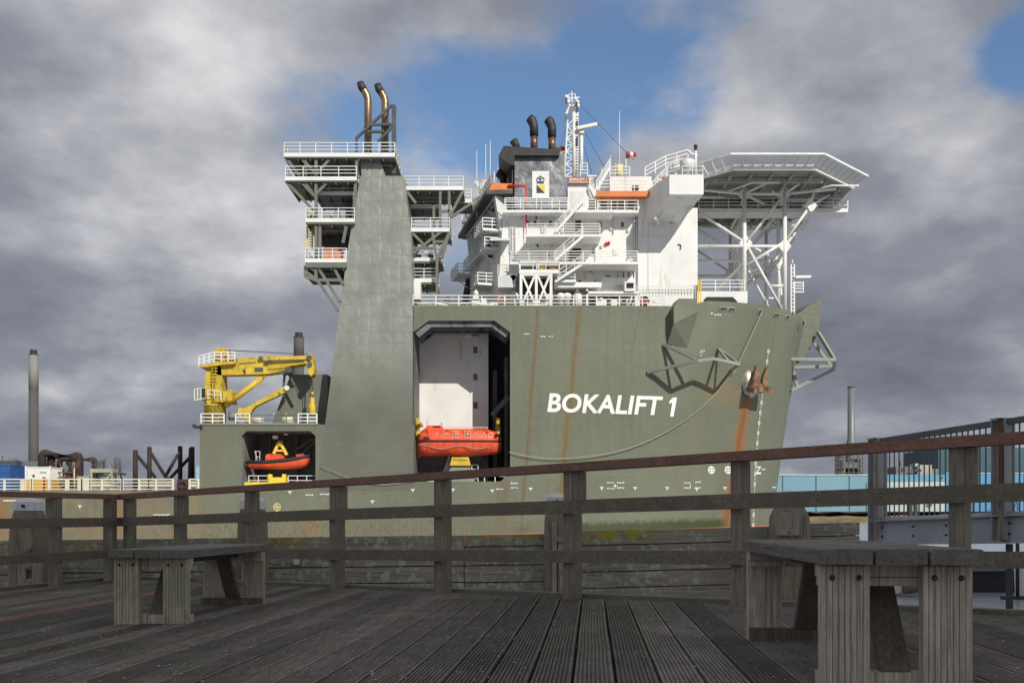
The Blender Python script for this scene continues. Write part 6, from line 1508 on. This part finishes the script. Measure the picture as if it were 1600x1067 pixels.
pile(45, 779, 47, PZ, 'leftmost mooring pile, broad with a clean white cap', [(35,868,925,.10),(58,868,925,.11)], [(41,857),(45,884),(46,909)], 33)
pile(395, 777, 42, PZ, 'mooring pile half hidden by a fence post, above the right end of the left bench', [(382,880,925,.07)], [], 32)
pile(870, 772, 40, PZ, 'mooring pile in the middle of the photo with a bleached split facing plank', [(882,850,940,.15),(866,815,940,.06)], [(875,842),(881,894),(882,918)], 31)
pile(1233, 768, 56, PZ, 'rightmost mooring pile, widest, its cap behind the middle rail', [(1233,800,836,.30)], [(1236,832)], 32)

# benches
wb_side = wood('bench_leg_hardwood', (.60, .53, .44), 2, .85, .62, .45, bump=.6); wb_top = wood('bench_seat_hardwood', (0.231, 0.209, 0.179), 1, .85, .5, .5, moss=((.2,.22,.13), 5, .60, .6), bump=.6); wb_dark = wood('shaded_bench_timber', (0.168, 0.143, 0.115), 2, .9, .55, .5)  # wb_dark: shade under the seat put into a darker timber colour
wb_mossy = wood('mossy_bench_leg', (.55, .51, .38), 2, .85, .6, .45, moss=((.27,.29,.16), 3, .45, .5), bump=.6)
def bench(pn, axis, L_, W_, H_, label, legm):
    """pn: near left foot; axis: long direction"""
    a = Vector((axis[0], axis[1], 0)).normalized(); r = Vector((a.y, -a.x, 0)); U = Vector((0,0,1))
    t = thing('park_bench', label, 'bench', pn, 'heavy timber benches on the deck'); 
    def pt(u, v, h): return pn + r*u + a*v + U*(h + DS*0)
    def bx(g, u0, u1, v0, v1, h0, h1): g.hexa([pt(u0,v0,h0),pt(u1,v0,h0),pt(u1,v1,h0),pt(u0,v1,h0)], [pt(u0,v0,h1),pt(u1,v0,h1),pt(u1,v1,h1),pt(u0,v1,h1)])
    pl = (W_+.03)/3; TH = .052
    for i in range(3):
        g = MB(); u0 = -.015+i*pl+.004; u1 = -.015+(i+1)*pl-.004; c = .006; v0 = -.055 - (.0 if i < 2 else .012); v1 = L_+.055+random.uniform(-.01,.01)
        loop = [(u0,H_-TH),(u1,H_-TH),(u1,H_-c),(u1-c,H_),(u0+c,H_),(u0,H_-c)]
        g.ext([pt(u, v0, h) for u, h in loop], a*(v1-v0)); part('seat_plank', g, wb_top, t)
    lw = .16
    for end in (0, 1):
        vv = 0 if end == 0 else L_-.045; s_ = -1 if end == 0 else 1
        for u0 in (0, W_-lw):
            g = MB(); n_ = 8; loop = []
            for k in range(n_):                     # grooved outer face
                x0_ = u0 + lw*k/n_; x1_ = u0 + lw*(k+1)/n_
                loop += [(x0_, .0), (x0_+(x1_-x0_)*.80, .0)] + ([(x0_+(x1_-x0_)*.84, .005), (x1_-.0006, .005)] if k < n_-1 else [])
            loop = loop[:-1] + [(u0+lw, 0), (u0+lw, .045), (u0, .045)]
            hh = H_-TH-.006
            if end == 0: base = [pt(u, vv+d, 0.0) for u, d in loop]
            else: base = [pt(u, vv+.045-d, 0.0) for u, d in loop]
            g.ext(base, U*hh); lg = part('leg', g, legm, t)
            for du in (.036, lw-.036):
                g = MB(); q = pt(u0+du, vv if end == 0 else vv+.045, H_-TH-.045); g.tube([q - a*(s_*-.004), q + a*(s_*.012)], [.010,.007], 10); build('bolt', g, M['bolt'], ORG[t.name], lg)
            # inner cleat of the leg
        g = MB(); v0, v1 = (.046, .092) if end == 0 else (L_-.092, L_-.046); bx(g, .0, W_, v0, v1, H_-TH-.045, H_-TH-.001); bx(g, .004, W_-.004, v0, v1-.003, H_-TH-.075, H_-TH-.048); part('cross_bearer', g, wb_side, t)
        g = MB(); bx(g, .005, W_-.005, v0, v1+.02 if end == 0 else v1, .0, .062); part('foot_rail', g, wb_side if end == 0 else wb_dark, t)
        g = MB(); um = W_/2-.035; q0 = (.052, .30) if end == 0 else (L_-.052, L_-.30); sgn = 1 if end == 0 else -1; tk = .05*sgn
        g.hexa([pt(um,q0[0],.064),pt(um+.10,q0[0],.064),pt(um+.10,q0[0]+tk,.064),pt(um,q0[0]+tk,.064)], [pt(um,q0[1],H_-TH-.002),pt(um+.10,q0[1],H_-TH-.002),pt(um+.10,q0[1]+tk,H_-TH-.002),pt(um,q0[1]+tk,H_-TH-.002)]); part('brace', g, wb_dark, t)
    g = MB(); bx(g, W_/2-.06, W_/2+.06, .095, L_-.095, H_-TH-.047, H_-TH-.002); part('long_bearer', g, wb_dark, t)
    return t
bn1 = DK(1283, 1081); bench(bn1, (.065, 1), 1.53, .495, .482, 'near right bench of three dark planks on grooved legs, cut off by the bottom edge', wb_side)
bn2 = DK(178, 975.5); bench(bn2, (.085, 1), 1.5, .48, .475, 'farther bench on the left with mossy plank ends, before the fence corner', wb_mossy)

# small footbridge with steel railing
gm = mk('blue_grey_steel_paint', (0.435, 0.450, 0.462), .6, .15, 3, stain=[((.24,.12,.06), 3.5, .60, .70, (1.5,1.5,.25)), ((.10,.06,.04), 7, .62, .7, (1,1,.4))])
rstm = mk('rust_streaked_flange', (.36,.31,.26), .75, .3, 4, stain=[((.14,.065,.03), 4, .45, .6, (1.5,1.5,.2))])
F1 = Vector((xpx(1366,9.5), 9.5, 2.79)); F2 = Vector((xpx(1560,8.1), 8.1, 2.835)); fd = (F2-F1); seglen = fd.length; fdn = fd.normalized(); fn_ = Vector((fdn.y, -fdn.x, 0)).normalized(); fn_ = fn_ if fn_.y < 0 else -fn_
t = thing('steel_footbridge', 'rusty blue grey steel footbridge with barred railing at the right', 'footbridge', F1)
for k in range(3):
    q = F1 + fd*k; a_ = 1.0 if k < 2 else 1.0; g = MB(); hgt_ = .95
    # H-section post: web and two flanges
    for o1, o2 in ((-.028,-.02),(.10,.108)): g.hexa([q+fdn*o1+fn_*-.06, q+fdn*o2+fn_*-.06, q+fdn*o2+fn_*.05, q+fdn*o1+fn_*.05], [v+Vector((0,0,hgt_)) for v in (q+fdn*o1+fn_*-.06, q+fdn*o2+fn_*-.06, q+fdn*o2+fn_*.05, q+fdn*o1+fn_*.05)])
    g.hexa([q+fdn*-.02+fn_*.0, q+fdn*.10+fn_*.0, q+fdn*.10+fn_*-.01, q+fdn*-.02+fn_*-.01], [v+Vector((0,0,hgt_)) for v in (q+fdn*-.02+fn_*.0, q+fdn*.10+fn_*.0, q+fdn*.10+fn_*-.01, q+fdn*-.02+fn_*-.01)])
    pst = part('post', g, gm, t); g = MB(); g.beam(q+fdn*.04+Vector((0,0,hgt_)), q+fdn*.04+Vector((0,0,hgt_+.006)), .15, .12, up=fdn); build('cap_plate', g, gm, ORG[t.name], pst)
    g = MB(); g.beam(q+fdn*.085+fn_*.055+Vector((0,0,.0)), q+fdn*.085+fn_*.055+Vector((0,0,hgt_-.02)), .05, .012, up=fn_); build('rusty_flange', g, rstm, ORG[t.name], pst)
for k in range(2):
    q0 = F1 + fd*k + fdn*.115; q1 = F1 + fd*(k+1) - fdn*.035; ln = (q1-q0).length
    g = MB(); g.beam(q0+Vector((0,0,.925)), q1+Vector((0,0,.925)), .055, .045); part('handrail', g, mk('dark_oiled_rail', (.13,.13,.13), .5, .2, 3), t)
    g = MB(); g.tube([q0+Vector((0,0,.20)), q1+Vector((0,0,.20))], .024, 10); part('bottom_pipe', g, gm, t)
    n_ = 21; g = MB()
    for i in range(n_): q = q0.lerp(q1, (i+.5)/n_); g.tube([q+Vector((0,0,.20)), q+Vector((0,0,.92))], .0062, 6, caps=False)
    part('baluster_panel', g, mk('dark_baluster_paint', (.15,.16,.175), .6, .2, 6), t)
g = MB(); a_ = F1 + fdn*.0 - fn_*.01; b_ = F1 + fd*2.2 - fn_*.01
g.beam(a_+Vector((0,0,.085)), b_+Vector((0,0,.085)), .02, .205); g.beam(a_+fn_*.02+Vector((0,0,.191)), b_+fn_*.02+Vector((0,0,.191)), .10, .008); g.beam(a_+fn_*.02+Vector((0,0,-.022)), b_+fn_*.02+Vector((0,0,-.022)), .10, .01)
part('girder', g, gm, t)
g = MB()
for k in range(2):
    for i, f in enumerate((.08,.08,.35,.35,.62,.62,.80,.80)): q = F1+fd*(k+f)+Vector((0,0,.05 if i % 2 else .13)); g.tube([q, q+fn_*.012], .009, 8)
part('bolt_heads', g, M['bolt'], t)
g = MB(); g.beam(F1+fd*.02-fn_*.54+Vector((0,0,.12)), F1+fd*2.2-fn_*.54+Vector((0,0,.12)), 1.0, .04); part('walkway_plate', g, mk('worn_tread_plate', (.25,.2,.12), .6, .2, 3), t)
g = MB()
for k in (0, 1, 2): q = F1+fd*k+fdn*.03-fn_*.08; g.beam(q+Vector((0,0,-.03)), Vector((q.x, q.y, -1)), .04, .04)
part('bridge_pile', g, M['steel_dark'], t)
